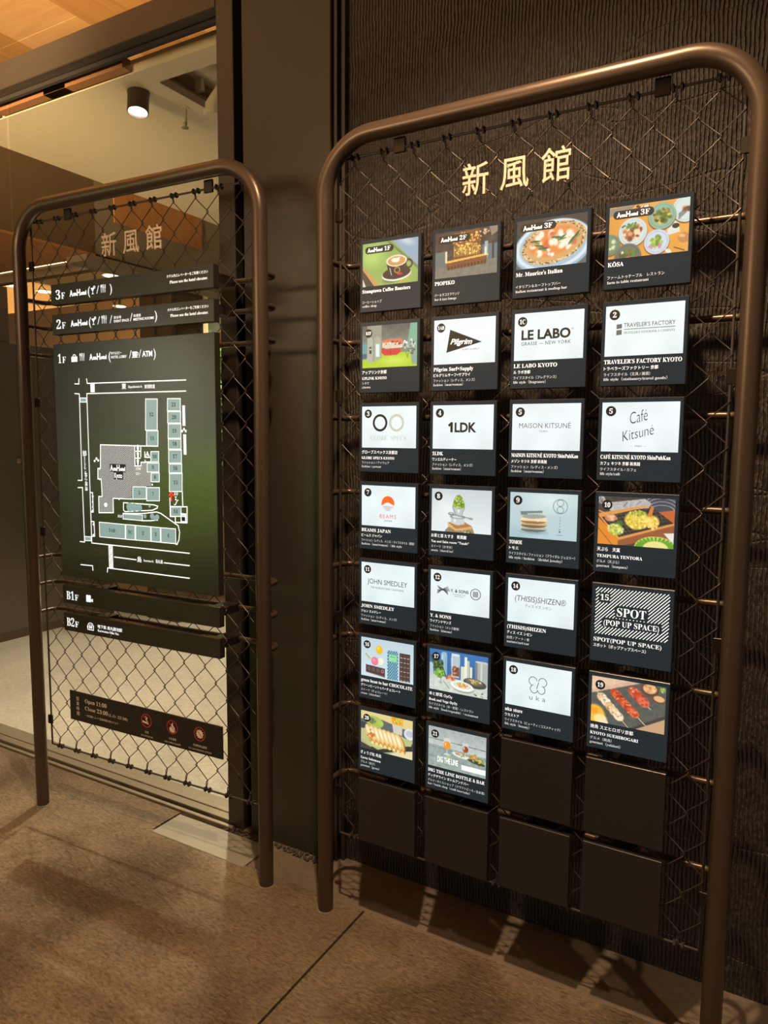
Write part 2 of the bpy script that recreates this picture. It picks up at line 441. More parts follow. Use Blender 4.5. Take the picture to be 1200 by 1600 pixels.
# ---------------------------------------------------------------- lettering
FC = bpy.data.curves.new('type_setter', 'FONT')
FO = bpy.data.objects.new('type_setter', FC)
CAP = 0.682
ACC = {'É': ('E', 'a'), 'é': ('e', 'a'), 'Ō': ('O', 'm')}
def smap(t):
    o = ''
    for c in t:
        if 'A' <= c <= 'Z': o += chr(0x1D400 + ord(c) - 65)
        elif 'a' <= c <= 'z': o += chr(0x1D41A + ord(c) - 97)
        elif '0' <= c <= '9': o += chr(0x1D7CE + ord(c) - 48)
        else: o += c
    return o
def raw(t):
    FC.body = t
    me = bpy.data.meshes.new_from_object(FO)
    v = [(p.co.x, p.co.y) for p in me.vertices]
    f = [tuple(p.vertices) for p in me.polygons]
    bpy.data.meshes.remove(me)
    return v, f
def glyphs(text, serif, bold, shear, space, res):
    FC.resolution_u = res
    FC.offset = bold
    FC.shear = shear
    FC.space_character = space
    if not serif:
        return raw(text.replace('1', chr(0x1D7ED) if bold >= 0.02 else chr(0x1D7E3)))
    FC.offset = min(bold, 0.004) - 0.006
    base = ''.join(ACC[c][0] if c in ACC else c for c in text)
    v, f = raw(smap(base))
    for k, c in enumerate(text):
        if c not in ACC: continue
        b, kind = ACC[c]
        one = raw(smap(b))[0]; w1 = max(p[0] for p in one) - min(p[0] for p in one); top = max(p[1] for p in one)
        xr = max(p[0] for p in raw(smap(base[:k + 1]))[0]); xc = xr - w1 / 2
        n = len(v)
        if kind == 'm': v += [(xc - .14, top + .06), (xc + .14, top + .06), (xc + .14, top + .12), (xc - .14, top + .12)]
        else: v += [(xc - .06, top + .05), (xc + .0, top + .05), (xc + .13, top + .19), (xc + .02, top + .19)]
        f.append((n, n + 1, n + 2, n + 3))
    return v, f
def put_text(mb, text, u, v, cap, width=None, lift=0.0015, align='l', serif=True, bold=0.0, rot=0.0, shear=0.0, space=1.0, res=2, cjk=False, sx=None):
    """baseline start (u,v), metres; cap = capital height (cjk: em height*0.9)"""
    gv, gf = glyphs(text, serif and not cjk, bold, shear, space, res)
    if not gv: return
    sc = cap / (0.86 if cjk else CAP)
    x0 = min(p[0] for p in gv); x1 = max(p[0] for p in gv)
    kx = sc if width is None else width / (x1 - x0)
    if sx: kx = sc * sx
    wid = (x1 - x0) * kx
    off = 0 if align == 'l' else (-wid / 2 if align == 'c' else -wid)
    yo = 0.08 if cjk else 0.0
    ca, sa = math.cos(rot), math.sin(rot)
    P = []
    for x, y in gv:
        a = (x - x0) * kx + off; b = (y + yo) * sc
        P.append((u + a * ca - b * sa, -lift, v + a * sa + b * ca))
    mb.add(P, gf)

# ---------------------------------------------------------------- setting
def st(name, mb_or_box, material, parent=None, smooth=False, **kw):
    if isinstance(mb_or_box, tuple):
        mb = MB()
        bx = mb_or_box
        mb.box(*bx[:6], bev=bx[6] if len(bx) > 6 else 0)
    else: mb = mb_or_box
    if parent is None: kw.setdefault('kind', 'structure')
    return mb.build(name, material, parent, smooth, **kw)

# outdoor paving: two ridged slabs split by a saw joint, smooth strip along the wall
floor = empty('floor', (0, 0, 0), kind='structure')
JX = -1.09
def slab(name, x0, x1, y0, y1, m, z=0.0):
    st(name, (x0, x1, y0, y1, -0.12, z, 0.0025), m, floor)
LP = [(-9.0, -6.0), (JX - 0.003, -6.0), (JX - 0.003, 1.786), (-2.009, 1.786), (-2.009, 1.925), (-9.0, 1.925)]
MB().add([(x, y, z) for z in (-0.12, 0.0) for x, y in LP], [(0, 5, 4, 3, 2, 1), (6, 7, 8, 9, 10, 11)] + [(i, (i + 1) % 6, (i + 1) % 6 + 6, i + 6) for i in range(6)]).build('slab', M['slab'], floor)
slab('slab', JX + 0.003, 3.0, -6.0, 1.790, M['slab'])
slab('kerb_strip', -1.72, 3.0, 1.794, 2.30, M['strip'], -0.004)
slab('kerb_strip', -2.005, -1.724, 1.790, 1.92, M['strip'], -0.006)
st('joint_bed', (-9, 3, -6, 2.4, -0.2, -0.02), M['groove'], floor)
cov = empty('access_cover', (-1.80, 1.85, 0), kind='structure')
MB().box(-0.197, 0.24, -0.080, 0.062, -0.004, 0.003, 0.002).build('cover_plate', M['cover'], cov)
# door sill and sliding track
sill = empty('door_track', (-4.5, 1.98, 0), kind='structure')
MB().box(-4.5, 2.74, -0.045, -0.028, -0.03, 0.004, 0.002).build('track_rail', M['track'], sill)
MB().box(-4.5, 2.74, -0.028, -0.010, -0.03, -0.008).build('track_groove', M['groove'], sill)
MB().box(-4.5, 2.74, -0.010, 0.028, -0.03, 0.006, 0.002).build('track_rail', M['track'], sill)
MB().box(-4.5, 2.74, 0.028, 0.036, -0.03, -0.006).build('track_groove', M['groove'], sill)
MB().box(-4.5, 2.74, 0.036, 0.11, -0.03, 0.004, 0.002).build('track_rail', M['track'], sill)
st('floor_hall', (-12, 0.5, 2.09, 9.5, -0.12, 0.0), M['hall_floor'])

# gravel against the foot of the pilaster
random.seed(3)
g = MB()
for k in range(150):
    x = random.uniform(-1.78, -1.30); y = random.uniform(1.915, 1.948); r = random.uniform(0.003, 0.007)
    g.lathe([(r * .4, -r * .6), (r, -r * .1), (r * .8, r * .4), (r * .2, r * .7)], 5, (x, y, r * .3))
g.build('gravel', M['stone'], None, kind='stuff', label='dark gravel scattered along the foot of the grey steel wall panel', category='gravel')

# walls
wr = empty('wall_right', (-1.29, 2.0, 0), kind='structure')
MB().box(0.0, 4.2, 0.0, 0.25, -0.1, 3.6).build('plaster_face', M['plaster'], wr)
pl = empty('wall_center', (-1.5, 1.955, 0), kind='structure')
MB().box(-0.180, 0.175, 0.0, 0.30, -0.1, 3.6, 0.003).build('steel_panel', M['pilaster'], pl)
MB().box(0.178, 0.190, 0.012, 0.28, -0.1, 3.6, 0.001).build('edge_trim', M['pilaster'], pl)
MB().box(0.194, 0.209, 0.028, 0.28, -0.1, 3.6, 0.001).build('edge_trim', M['steel_door'], pl)
MB().box(-0.225, -0.182, 0.075, 0.30, -0.1, 3.6).build('shadow_gap', M['groove'], pl)
d1 = empty('door_1', (-1.755, 1.96, 0), kind='structure')
MB().box(-0.040, 0.034, 0.0, 0.16, -0.02, 3.6, 0.002).build('door_post', M['steel_door'], d1)
MB().box(-7.2, -0.041, 0.0, 0.085, 2.885, 2.990, 0.003).build('header', M['steel_door'], d1)
MB().box(-7.2, -0.041, 0.045, 0.062, 2.868, 2.884, 0.001).build('head_track', M['groove'], d1)
for x in (-1.46, -0.96, -0.62):
    MB().box(x - 0.46, x + 0.02, 0.088, 0.13, 2.862, 2.905, 0.001).build('copper_strip', M['copper'], d1)
MB().box(-1.285, -0.042, 0.064, 0.074, 0.012, 2.866).build('glass_pane', M['glass'], d1)
MB().box(-6.0, -1.289, 0.048, 0.058, 0.012, 2.866).build('glass_pane', M['glass'], d1)

# timber ceiling above everything
ceil = empty('ceiling', (0, 0, 3.6), kind='structure')
k = 0
for i in range(14):
    for j in range(5):
        x0 = -6.31 + i * 0.488; y0 = 0.87 + j * 0.89
        m_ = M['ply_light'] if i % 2 == 1 else M['ply_dark']
        zz = random.uniform(0, 0.002)
        MB().box(x0 + 0.001, x0 + 0.487, y0 + 0.001, y0 + 0.889, zz, 0.02, 0.001).build('plywood_panel', m_, ceil)
MB().box(-12, 3, -6.5, 10, 0.021, 0.2).build('ceiling_deck', M['ply_dark'], ceil)
MB().box(-12, 3, -6.5, 0.868, 0.0, 0.0205).build('plywood_sheet', M['ply_dark'], ceil)

# hall behind the glass
ch = empty('ceiling_hall', (-3, 3, 2.86), kind='structure')
MB().box(-0.50, 0.70, -0.90, 0.95, 0, 0.05).build('plaster_panel', M['hall_white'], ch)
MB().box(0.70, 3.5, -0.90, -0.80, 0, 0.05).build('plaster_panel', M['hall_white'], ch)
MB().box(0.70, 3.5, -0.80, 0.95, 0.08, 0.12).build('upper_ceiling', M['hall_white'], ch)
MB().box(0.685, 0.70, -0.80, 0.95, -0.004, 0.08).build('steel_beam', M['hall_brown'], ch)
MB().box(0.70, 0.735, -0.80, 0.95, -0.004, 0.004).build('beam_flange', M['hall_brown'], ch)
for y in (-0.62, -0.38, -0.12, 0.2):
    MB().box(0.701, 0.735, y, y + 0.02, 0.03, 0.079).build('beam_hanger', M['white_duct'], ch)
b_ = empty('bulkhead', (-3.5, 2.9, 2.463), kind='structure')
MB().box(-8.0, 0.0, -0.80, -0.08, 0.0, 0.40).build('bulkhead_body', M['hall_brown'], b_)
MB().box(-8.0, -0.001, -0.80, -0.08, -0.014, -0.001).build('timber_soffit', M['hall_wood'], b_)
MB().box(-0.10, 0.0, -0.079, 1.05, 0.0, 0.40).build('bulkhead_side', M['hall_grey'], b_)
MB().box(-0.16, 0.012, -0.15, 1.05, -0.05, -0.015).build('steel_channel', M['hall_grey'], b_)
MB().box(0.001, 0.010, 0.05, 0.75, 0.20, 0.398).build('lit_timber_patch', M['hall_wood'], b_)  # lit part of the bulkhead side, put in as brighter timber colour
MB().box(-8.0, -0.17, -0.079, 1.05, 0.03, 0.09).build('low_ceiling', M['hall_tan'], b_)
MB().box(-8.0, -0.17, -0.078, -0.060, -0.012, 0.029).build('cove_light', M['cove'], b_)
MB().box(-8.0, -0.17, 0.10, 0.16, -0.02, 0.029).build('trim_bar', M['hall_brown'], b_)
lt = empty('lintel', (-3.9, 3.95, 2.6), kind='structure')
MB().box(-0.9, 3.0, 0, 0.12, 0.0, 0.95).build('lintel_face', M['hall_grey'], lt)
MB().box(-0.9, 3.0, -0.008, -0.001, 0.105, 0.112).build('conduit', M['white_duct'], lt)
MB().box(-0.9, 3.0, -0.008, -0.001, 0.125, 0.130).build('conduit', M['white_duct'], lt)
cl = empty('column', (-4.30, 4.15, 0), kind='structure')
MB().box(-0.17, 0.17, -0.17, 0.17, 0, 3.3, 0.006).build('column_shaft', M['hall_brown'], cl)
st('wall_back', MB().box(-13, -6.05, 6.2, 6.4, 0, 3.58).box(-6.05, -4.0, 6.2, 6.4, 0, 0.85).box(-6.05, -4.0, 6.2, 6.4, 3.2, 3.58).box(-4.0, 3, 6.2, 6.4, 0, 3.58), M['hall_tan'])
wn = empty('window_1', (-5.0, 6.2, 0.85), kind='structure')
MB().box(-1.05, 1.0, -0.03, 0.05, 1.62, 1.74, 0.003).build('timber_transom', M['hall_wood'], wn)
MB().box(-1.05, 1.0, -0.03, 0.05, 0.0, 0.08, 0.003).build('window_sill', M['hall_wood'], wn)
MB().box(-0.35, -0.29, -0.02, 0.05, 0.08, 2.3, 0.003).build('mullion', M['hall_wood'], wn)
MB().box(-1.05, 1.0, 0.08, 0.09, 0.0, 2.3).build('window_pane', M['glass'], wn)
st('wall_garden', (-9, 0, 8.6, 8.8, 0, 3.5), mat('pale_garden_wall', (0.6, 0.56, 0.42), 0.8))
pt = empty('wall_left', (-4.8, 2.2, 0), kind='structure')
MB().box(-0.05, 0.0, -0.10, 1.72, 0.0, 2.08, 0.002).build('partition_panel', M['partition'], pt)
MB().box(-0.05, 0.0, -0.10, 0.93, 2.082, 2.455, 0.002).build('partition_top', M['partition'], pt)
MB().box(0.001, 0.012, -0.10, 1.72, 0.0, 0.05).build('skirting', M['hall_brown'], pt)
MB().lathe([(0.018, 0), (0.018, 0.012), (0.012, 0.018)], 16, (0.0, 0.95, 1.265), Matrix.Rotation(PI / 2, 3, 'Y')).build('door_knob', M['track'], pt)
st('wall_far', (0.3, 0.5, 2.3, 6.2, 0, 3.6), M['hall_tan'])
# courtyard walls behind the camera
st('wall_rear', (-12, 3.5, -6.4, -6.2, 0, 3.6), mat('courtyard_wall', (0.30, 0.31, 0.27), 0.7))
# counter seen at the back of the hall
cn = empty('counter', (-5.5, 5.5, 0), label='pale counter standing at the back of the lit hall', category='counter')
MB().box(-0.9, 0.75, -0.2, 0.25, 0, 0.80, 0.004).build('counter_body', M['hall_white'], cn)
MB().box(-0.95, 0.80, -0.24, 0.28, 0.802, 0.84, 0.004).build('counter_top', M['hall_wood'], cn)

# track spotlight, recessed downlights, duct, sprinkler
sp = empty('track_spotlight', (-2.455, 2.215, 2.86), label='black cylindrical spotlight glowing under the white ceiling behind the door', category='spotlight')
ax = Vector((0.10, -0.16, -1)).normalized()
q3 = ax.to_track_quat('Z', 'Y').to_matrix()
o0 = Vector((0, 0, -0.004))
MB().lathe([(0.034, 0), (0.043, 0.004), (0.043, 0.085), (0.039, 0.087), (0.038, 0.066)], 28, o0, q3).build('lamp_body', M['black_steel'], sp, smooth=True)
MB().lathe([(0.0375, 0.067), (0.035, 0.080), (0.02, 0.084)], 24, o0, q3).build('lens', M['lamp_face'], sp, smooth=True, label='glowing white lens')
MB().lathe([(0.045, -0.012), (0.045, -0.002)], 20).build('ceiling_mount', M['black_steel'], sp)
for x, y, lb in [(-4.86, 3.20, 'round downlight in the lower ceiling, leftmost, partly behind the left post'),
                 (-4.856, 3.451, 'round downlight in the lower ceiling just left of the top board'),
                 (-3.987, 3.324, 'round downlight shining above the middle of the top board'),
                 (-4.898, 4.162, 'round downlight shining in the gap between the two upper boards')]:
    z = 2.493 if y < 3.94 else 2.5
    d = empty('downlight', (x, y, z), label=lb, category='downlight', group='hall downlights')
    MB().lathe([(0.052, 0.0), (0.056, -0.006), (0.060, -0.001)], 20).build('trim_ring', M['hall_white'], d)
    MB().lathe([(0.047, -0.0065), (0.044, -0.010)], 20).build('lens', M['down_face'], d)
    if y > 3.94:
        MB().tube([(0, 0, 0), (0, 0, 1.1)], 0.012, 8).build('stem', M['hall_white'], d)
du = empty('air_duct', (-2.15, 2.46, 2.845), label='white elbow air duct tucked above the ceiling beside the brown beam', category='duct')
MB().tube([(0.02, 1.2, 0.06), (0.02, 0.15, 0.06), (0.02, 0.02, 0.055), (0.0, -0.07, 0.02), (-0.03, -0.10, -0.05), (-0.03, -0.10, -0.08)], 0.036, 16).build('duct_pipe', M['white_duct'], du, smooth=True)
MB().lathe([(0.040, 0), (0.042, 0.012), (0.040, 0.02)], 16, (-0.03, -0.10, -0.085)).build('flange', M['white_duct'], du)
sk = empty('sprinkler', (-2.40, 2.42, 2.86), label='small sprinkler head beside the black spotlight', category='sprinkler')
MB().lathe([(0.022, -0.004), (0.022, 0), ], 14).build('escutcheon', M['white_duct'], sk)
MB().tube([(0, 0, 0), (0, 0, -0.06)], 0.009, 10).build('pipe', M['white_duct'], sk)
MB().lathe([(0.006, -0.085), (0.016, -0.083), (0.016, -0.080), (0.007, -0.076), (0.010, -0.06)], 12).build('head', M['track'], sk)

# planting: behind the back window, and a hedge added behind the camera for its reflection
def bush(name, x, y, rx, ry, h, n, label, seed, size=0.05):
    random.seed(seed)
    t = empty(name, (x, y, 0), label=label, category='bush')
    mb = MB()
    for k in range(n):
        a = random.uniform(0, 2 * PI); rr = random.random() ** 0.4
        p = Vector((math.cos(a) * rx * rr, math.sin(a) * ry * rr, h * (0.12 + 0.86 * random.random())))
        d = Vector((random.uniform(-1, 1), random.uniform(-1, 1), random.uniform(-.3, 1))).normalized()
        s = d.cross(Vector((random.uniform(-1, 1), random.uniform(-1, 1), .2))).normalized() * size * 0.35
        L = d * size * random.uniform(.7, 1.3)
        mb.add([p, p + L * .5 + s, p + L, p + L * .5 - s], [(0, 1, 2, 3)])
    mb.build('foliage', M['leaf'], t, kind='stuff')
    mb = MB()
    for k in range(7):
        a = random.uniform(0, 2 * PI)
        mb.tube([(0.05 * math.cos(a), 0.05 * math.sin(a), 0), (rx * .5 * math.cos(a), ry * .5 * math.sin(a), h * .85)], 0.012, 6)
    mb.build('stems', M['stem'], t, kind='stuff')
bush('garden_bush', -6.75, 7.4, 0.9, 0.45, 2.75, 5000, 'leafy green bush lit outside the back window of the hall', 5, 0.09)
bush('reflection_hedge', -6.9, -4.2, 1.2, 0.5, 1.15, 5000, 'made-up green hedge behind the viewer, added for the board reflection', 6, 0.10)  # unseen hedge, added to give the map board its green reflection

# ---------------------------------------------------------------- the two tubular sign frames
FW, FH, R0 = 1.088, 2.262, 0.150          # post spacing, rail centre height, corner radius
PITCH, VP = 1.016 / 22, 0.1013
MY = 0.026                                 # mesh plane behind the post plane
def strand(odd_left):
    """one zigzag wire of the chain link; local x 0..PITCH, odd knots at z=.273+n*VP"""
    P = []
    z0, n = 0.273, 38
    e = 0.0026
    for k in range(n + 1):
        left = (k % 2 == 0) == odd_left
        zc = z0 + k * VP / 2
        xk = -e if left else PITCH + e
        sgn = 1 if left else -1
        yd = -0.0042 if (k % 2 == 0) == odd_left else 0.0042   # next segment front or back
        if k > 0: P.append((xk + sgn * 0.0026, -yd * 0.9, zc - 0.0045))
        P.append((xk, 0, zc))
        if k < n:
            P.append((xk + sgn * 0.0026, yd * 0.9, zc + 0.0045))
            bow = 0.0022
            P.append((PITCH / 2 + (bow if left else -bow), yd, zc + VP / 4 + 0.0015))
    # loops to the rim rods
    xs = -e if odd_left else PITCH + e
    sg = 1 if odd_left else -1
    P = [(xs + sg * 0.006, -0.004, 0.250), (xs + sg * 0.001, -0.003, 0.262)] + P
    P += [(xs + sg * 0.001, -0.003, 2.207), (xs + sg * 0.006, -0.004, 2.216)]
    return P
wire_a = MB().tube(strand(False), 0.00155, 5).mesh('wire', True)
wire_b = MB().tube(strand(True), 0.00155, 5).mesh('wire', True)
tie = MB()
for dx in (-0.009, 0.009):
    P = [(dx + 0.0016 * t / 6, 0.0072 * math.cos(2 * PI * t / 6), 0.0072 * math.sin(2 * PI * t / 6)) for t in range(14)]
    tie.tube(P, 0.0026, 5)
tie_me = tie.mesh('tie', True)
for me_ in (wire_a, wire_b, tie_me): me_.materials.append(M['wire'])
def sign_frame(name, loc, rz, label, tube_z, left_tabs, right_tabs, top_tabs):
    t = empty(name, loc, rz, label=label, category='sign frame')
    w2 = FW / 2
    P = [(-w2, 0, -0.05), (-w2, 0, 0.8), (-w2, 0, FH - R0)]
    for k in range(1, 13):
        a = PI - (PI / 2) * k / 12
        P.append((-w2 + R0 + R0 * math.cos(a), 0, FH - R0 + R0 * math.sin(a)))
    for k in range(0, 13):
        a = PI / 2 - (PI / 2) * k / 12
        P.append((w2 - R0 + R0 * math.cos(a), 0, FH - R0 + R0 * math.sin(a)))
    P += [(w2, 0, 0.8), (w2, 0, -0.05)]
    MB().tube(P, 0.0232, 28).build('bent_pipe', M['bronze'], t, smooth=True)
    for s in (-1, 1):
        MB().lathe([(0.030, -0.01), (0.030, 0.0015), (0.0235, 0.003)], 24, (s * w2, 0, 0)).build('grout_collar', M['strip'], t)
    # rim rods of the mesh
    hw = 0.508
    zb, zt = 0.247, 2.217
    for x in (-hw, hw): MB().tube([(x, MY, zb - .002), (x, MY, zt + .002)], 0.0034, 8).build('rim_rod', M['wire'], t, smooth=True)
    for z in (zb, zt): MB().tube([(-hw, MY, z), (hw, MY, z)], 0.0034, 8).build('rim_rod', M['wire'], t, smooth=True)
    for k in range(22):
        o = bpy.data.objects.new('wire', wire_b if k % 2 == 1 else wire_a)
        COL.objects.link(o); o.parent = t; o.location = (-hw + k * PITCH, MY, 0)
    for k in range(11):
        for z in (zb, zt):
            o = bpy.data.objects.new('tie', tie_me)
            COL.objects.link(o); o.parent = t; o.location = (-hw + (2 * k + 1) * PITCH, MY, z)
    for s, zs in ((-1, left_tabs), (1, right_tabs)):
        for z in zs:
            x0, x1 = sorted((s * (w2 - 0.020), s * (hw - 0.006)))
            MB().box(x0, x1, MY - 0.004, MY + 0.004, z - 0.017, z + 0.017, 0.001).build('tab', M['black_steel'], t)
    for x in top_tabs:
        MB().box(x - 0.017, x + 0.017, MY - 0.004, MY + 0.004, zt - 0.012, FH - 0.018, 0.001).build('tab', M['black_steel'], t)
    for z in tube_z:
        Y = 0.098; r = 0.035
        P = [(-w2 + 0.008, 0.012, z), (-w2 + 0.008, Y - r, z)]
        for k in range(1, 7):
            a = PI - PI / 2 * k / 6
            P.append((-w2 + 0.008 + r + r * math.cos(a), Y - r + r * math.sin(a), z))
        for k in range(0, 7):
            a = PI / 2 - PI / 2 * k / 6
            P.append((w2 - 0.008 - r + r * math.cos(a), Y - r + r * math.sin(a), z))
        P.append((w2 - 0.008, 0.012, z))
        MB().tube(P, 0.0085, 12).build('cross_tube', M['bronze'], t, smooth=True)
    return t
RZS = 0.0405
BIGX, BIGY = -0.653, 1.736
big_z = [1.945 - 0.2186 * r for r in range(8)]
sign_frame('tubular_sign_frame', (BIGX, BIGY, 0), 0.0, 'nearer dark bronze pipe frame with chain link mesh, carrying the grid of square panels',
           big_z, (2.07, 1.57, 0.92, 0.38), (2.07, 1.59, 0.99, 0.38), (-0.32, 0.34))
ds = Vector((math.cos(RZS), math.sin(RZS), 0))
SP0 = Vector((-2.357, 1.702, 0))           # left edge of the boards
sc_ = SP0 + ds * 0.395
SMX, SMY = -1.977, 1.7175
sign_frame('tubular_sign_frame', (SMX, SMY, 0), RZS, 'bronze pipe frame with chain link mesh in front of the glass door',
           [1.945, 1.850, 1.748, 0.985, 0.880, 0.772], (2.065, 1.571, 1.086, 0.345), (2.12, 1.569, 1.086, 0.302), (-0.31, 0.33))

# metal characters fixed to the meshes
def title(loc, rz, label, spec):
    t = empty('metal_title', loc, rz, label=label, category='lettering')
    for ch, u, wd, h in spec:
        mb = MB(); put_text(mb, ch, u, 0, h, wd, lift=0.004, cjk=True, res=3, bold=0.006)
        n = len(mb.v)
        back = [(x, 0.0, z) for x, y, z in mb.v]
        f2 = [tuple(reversed([i + n for i in q])) for q in mb.f]
        cnt = {}
        for q in mb.f:
            for a, b in zip(q, q[1:] + q[:1]):
                cnt[(a, b)] = 1
        sides = [(a, a + n, b + n, b) for (a, b) in cnt if (b, a) not in cnt]
        mb.v += back; mb.f += f2 + sides
        mb.build('character', M['brass'], t)
    return t
title((-0.780, BIGY + 0.006, 2.055), 0, 'row of three pale metal characters on the mesh of the right-hand frame',
      [('新', 0.0, 0.070, 0.072), ('風', 0.101, 0.072, 0.071), ('館', 0.204, 0.070, 0.072)])
title((-2.100, 1.7135 + 0.006, 2.053), RZS, 'row of three pale metal characters on the mesh of the left-hand frame',
      [('新', 0.0, 0.070, 0.072), ('風', 0.101, 0.072, 0.071), ('館', 0.204, 0.070, 0.072)])

# ---------------------------------------------------------------- painted photo prints (flat backlit pictures)
class Pic:
    W, H = 126, 84
    def __init__(s, col, seed=1):
        s.rng = np.random.RandomState(seed)
        s.X, s.Y = np.meshgrid(np.linspace(0, 1.5, s.W), np.linspace(0, 1, s.H))
        s.c = np.ones((s.H, s.W, 3)) * np.array(col, float)
    def mix(s, a, col):
        a = np.clip(a, 0, 1)[..., None]; s.c = s.c * (1 - a) + a * np.array(col, float); return s
    def ell(s, x, y, rx, ry, col, rot=0, soft=0.12, a=1.0):
        ca, sa = math.cos(rot), math.sin(rot)
        dx, dy = s.X - x, s.Y - y
        u = (dx * ca + dy * sa) / rx; v = (-dx * sa + dy * ca) / ry
        return s.mix((1 - np.sqrt(u * u + v * v)) / soft * a if a >= 1 else np.clip((1 - np.sqrt(u * u + v * v)) / soft, 0, 1) * a, col)
    def poly(s, pts, col, a=1.0):
        ins = np.zeros_like(s.X)
        for ox, oy in ((-.003, -.003), (.003, .003), (-.003, .003), (.003, -.003)):
            X, Y = s.X + ox, s.Y + oy; c = np.zeros(X.shape, bool)
            for (x1, y1), (x2, y2) in zip(pts, pts[1:] + pts[:1]):
                if y1 == y2: continue
                c ^= ((Y < y1) != (Y < y2)) & (X < (x2 - x1) * (Y - y1) / (y2 - y1) + x1)
            ins += c / 4.0
        return s.mix(ins * a, col)
    def rect(s, x0, y0, x1, y1, col, a=1.0): return s.poly([(x0, y0), (x1, y0), (x1, y1), (x0, y1)], col, a)
    def grad(s, c0, c1, y0=0.0, y1=1.0):
        t = np.clip((s.Y - y0) / (y1 - y0), 0, 1)[..., None]; s.c = np.array(c0, float) * (1 - t) + np.array(c1, float) * t; return s
    def noise(s, amp, n=20, mask=None):
        g = s.rng.rand(max(2, int(n * 2 / 3)), n)
        yi = np.linspace(0, g.shape[0] - 1.001, s.H); xi = np.linspace(0, g.shape[1] - 1.001, s.W)
        y0 = yi.astype(int); x0 = xi.astype(int); fy = (yi - y0)[:, None]; fx = (xi - x0)[None]
        G = g[y0][:, x0] * (1 - fy) * (1 - fx) + g[y0 + 1][:, x0] * fy * (1 - fx) + g[y0][:, x0 + 1] * (1 - fy) * fx + g[y0 + 1][:, x0 + 1] * fy * fx
        d = (G - .5) * 2 * amp
        if mask is not None: d = d * mask
        s.c = s.c + d[..., None]; return s
    def dots(s, x, y, rx, ry, n, cols, r, rot=0):
        for _ in range(n):
            a = s.rng.rand() * 2 * PI; q = s.rng.rand() ** .5
            dx, dy = rx * q * math.cos(a), ry * q * math.sin(a)
            ca, sa = math.cos(rot), math.sin(rot)
            col = cols[s.rng.randint(len(cols))]; k = .6 + .8 * s.rng.rand()
            s.ell(x + dx * ca - dy * sa, y + dx * sa + dy * ca, r * k, r * k * (.5 + .6 * s.rng.rand()), col, s.rng.rand() * 3, .5)
        return s
    def line(s, x0, y0, x1, y1, wd, col):
        L = math.hypot(x1 - x0, y1 - y0); nx, ny = -(y1 - y0) / L * wd / 2, (x1 - x0) / L * wd / 2
        return s.poly([(x0 + nx, y0 + ny), (x1 + nx, y1 + ny), (x1 - nx, y1 - ny), (x0 - nx, y0 - ny)], col)
    def ringline(s, x, y, rx, ry, wd, col, rot=0):
        ca, sa = math.cos(rot), math.sin(rot); dx, dy = s.X - x, s.Y - y
        d = np.sqrt(((dx * ca + dy * sa) / rx) ** 2 + ((-dx * sa + dy * ca) / ry) ** 2)
        return s.mix(1.3 - np.abs(d - 1) * min(rx, ry) / (wd / 2), col)
    def mesh(s):
        W, H = s.W, s.H
        v = np.zeros((H * W, 3)); v[:, 0] = s.X.ravel() / 1.5 * 0.170; v[:, 2] = -s.Y.ravel() * 0.1133; v[:, 1] = -0.0006
        idx = np.arange(H * W).reshape(H, W)
        f = np.stack([idx[:-1, :-1], idx[1:, :-1], idx[1:, 1:], idx[:-1, 1:]], -1).reshape(-1, 4)
        me = bpy.data.meshes.new('photo_print')
        me.vertices.add(H * W); me.vertices.foreach_set('co', v.ravel())
        me.loops.add(f.size); me.loops.foreach_set('vertex_index', f.ravel())
        me.polygons.add(len(f)); me.polygons.foreach_set('loop_start', np.arange(0, f.size, 4))
        me.update(calc_edges=True); me.validate()
        c = np.clip(s.c / 255, 0, 1); lin = np.where(c <= .04045, c / 12.92, ((c + .055) / 1.055) ** 2.4)
        at = me.color_attributes.new('print', 'FLOAT_COLOR', 'POINT')
        at.data.foreach_set('color', np.concatenate([lin.reshape(-1, 3), np.ones((H * W, 1))], 1).ravel())
        return me
def p_coffee():
    p = Pic((150, 178, 92), 1); p.noise(14, 5)
    p.ell(.25, .35, .5, .35, (178, 205, 110), 0, .8)
    p.poly([(.72, -.1), (1.6, -.1), (1.6, .72), (1.35, .50)], (142, 168, 190)); p.poly([(.66, 0), (.74, 0), (1.5, .64), (1.5, .72)], (116, 130, 80))
    p.ell(1.2, .05, .3, .12, (190, 205, 215), .4, .8)
    p.poly([(0, .52), (.52, 1.05), (.36, 1.05), (0, .66)], (205, 150, 90)); p.poly([(0, .60), (.36, 1.05), (0, 1.05)], (70, 58, 42)); p.poly([(0, .80), (.10, 1.02), (0, 1.02)], (220, 215, 205))
    p.ell(1.08, .88, .22, .12, (190, 175, 70), 0, .3); p.ell(.80, .90, .30, .09, (92, 105, 52), 0, .6, .8)
    p.ell(.93, .78, .40, .155, (238, 238, 232), -.06, .05); p.ell(.93, .755, .385, .14, (52, 34, 34), -.06, .05)
    p.ringline(1.26, .57, .085, .09, .045, (46, 30, 32)); p.poly([(.66, .50), (1.21, .46), (1.12, .76), (1.0, .82), (.84, .82), (.72, .74)], (44, 30, 34))
    p.ringline(.95, .69, .07, .06, .025, (212, 165, 70)); p.line(.75, .62, .80, .80, .02, (214, 208, 200)); p.ell(1.02, .78, .08, .03, (200, 40, 50))
    p.ell(.93, .475, .285, .135, (238, 228, 208), 0, .05); p.ell(.93, .478, .255, .115, (206, 152, 84), 0, .15); p.ell(.90, .46, .13, .06, (250, 240, 222), .1, .3); p.ell(.97, .43, .07, .03, (250, 240, 222), -.3, .4)
    return p
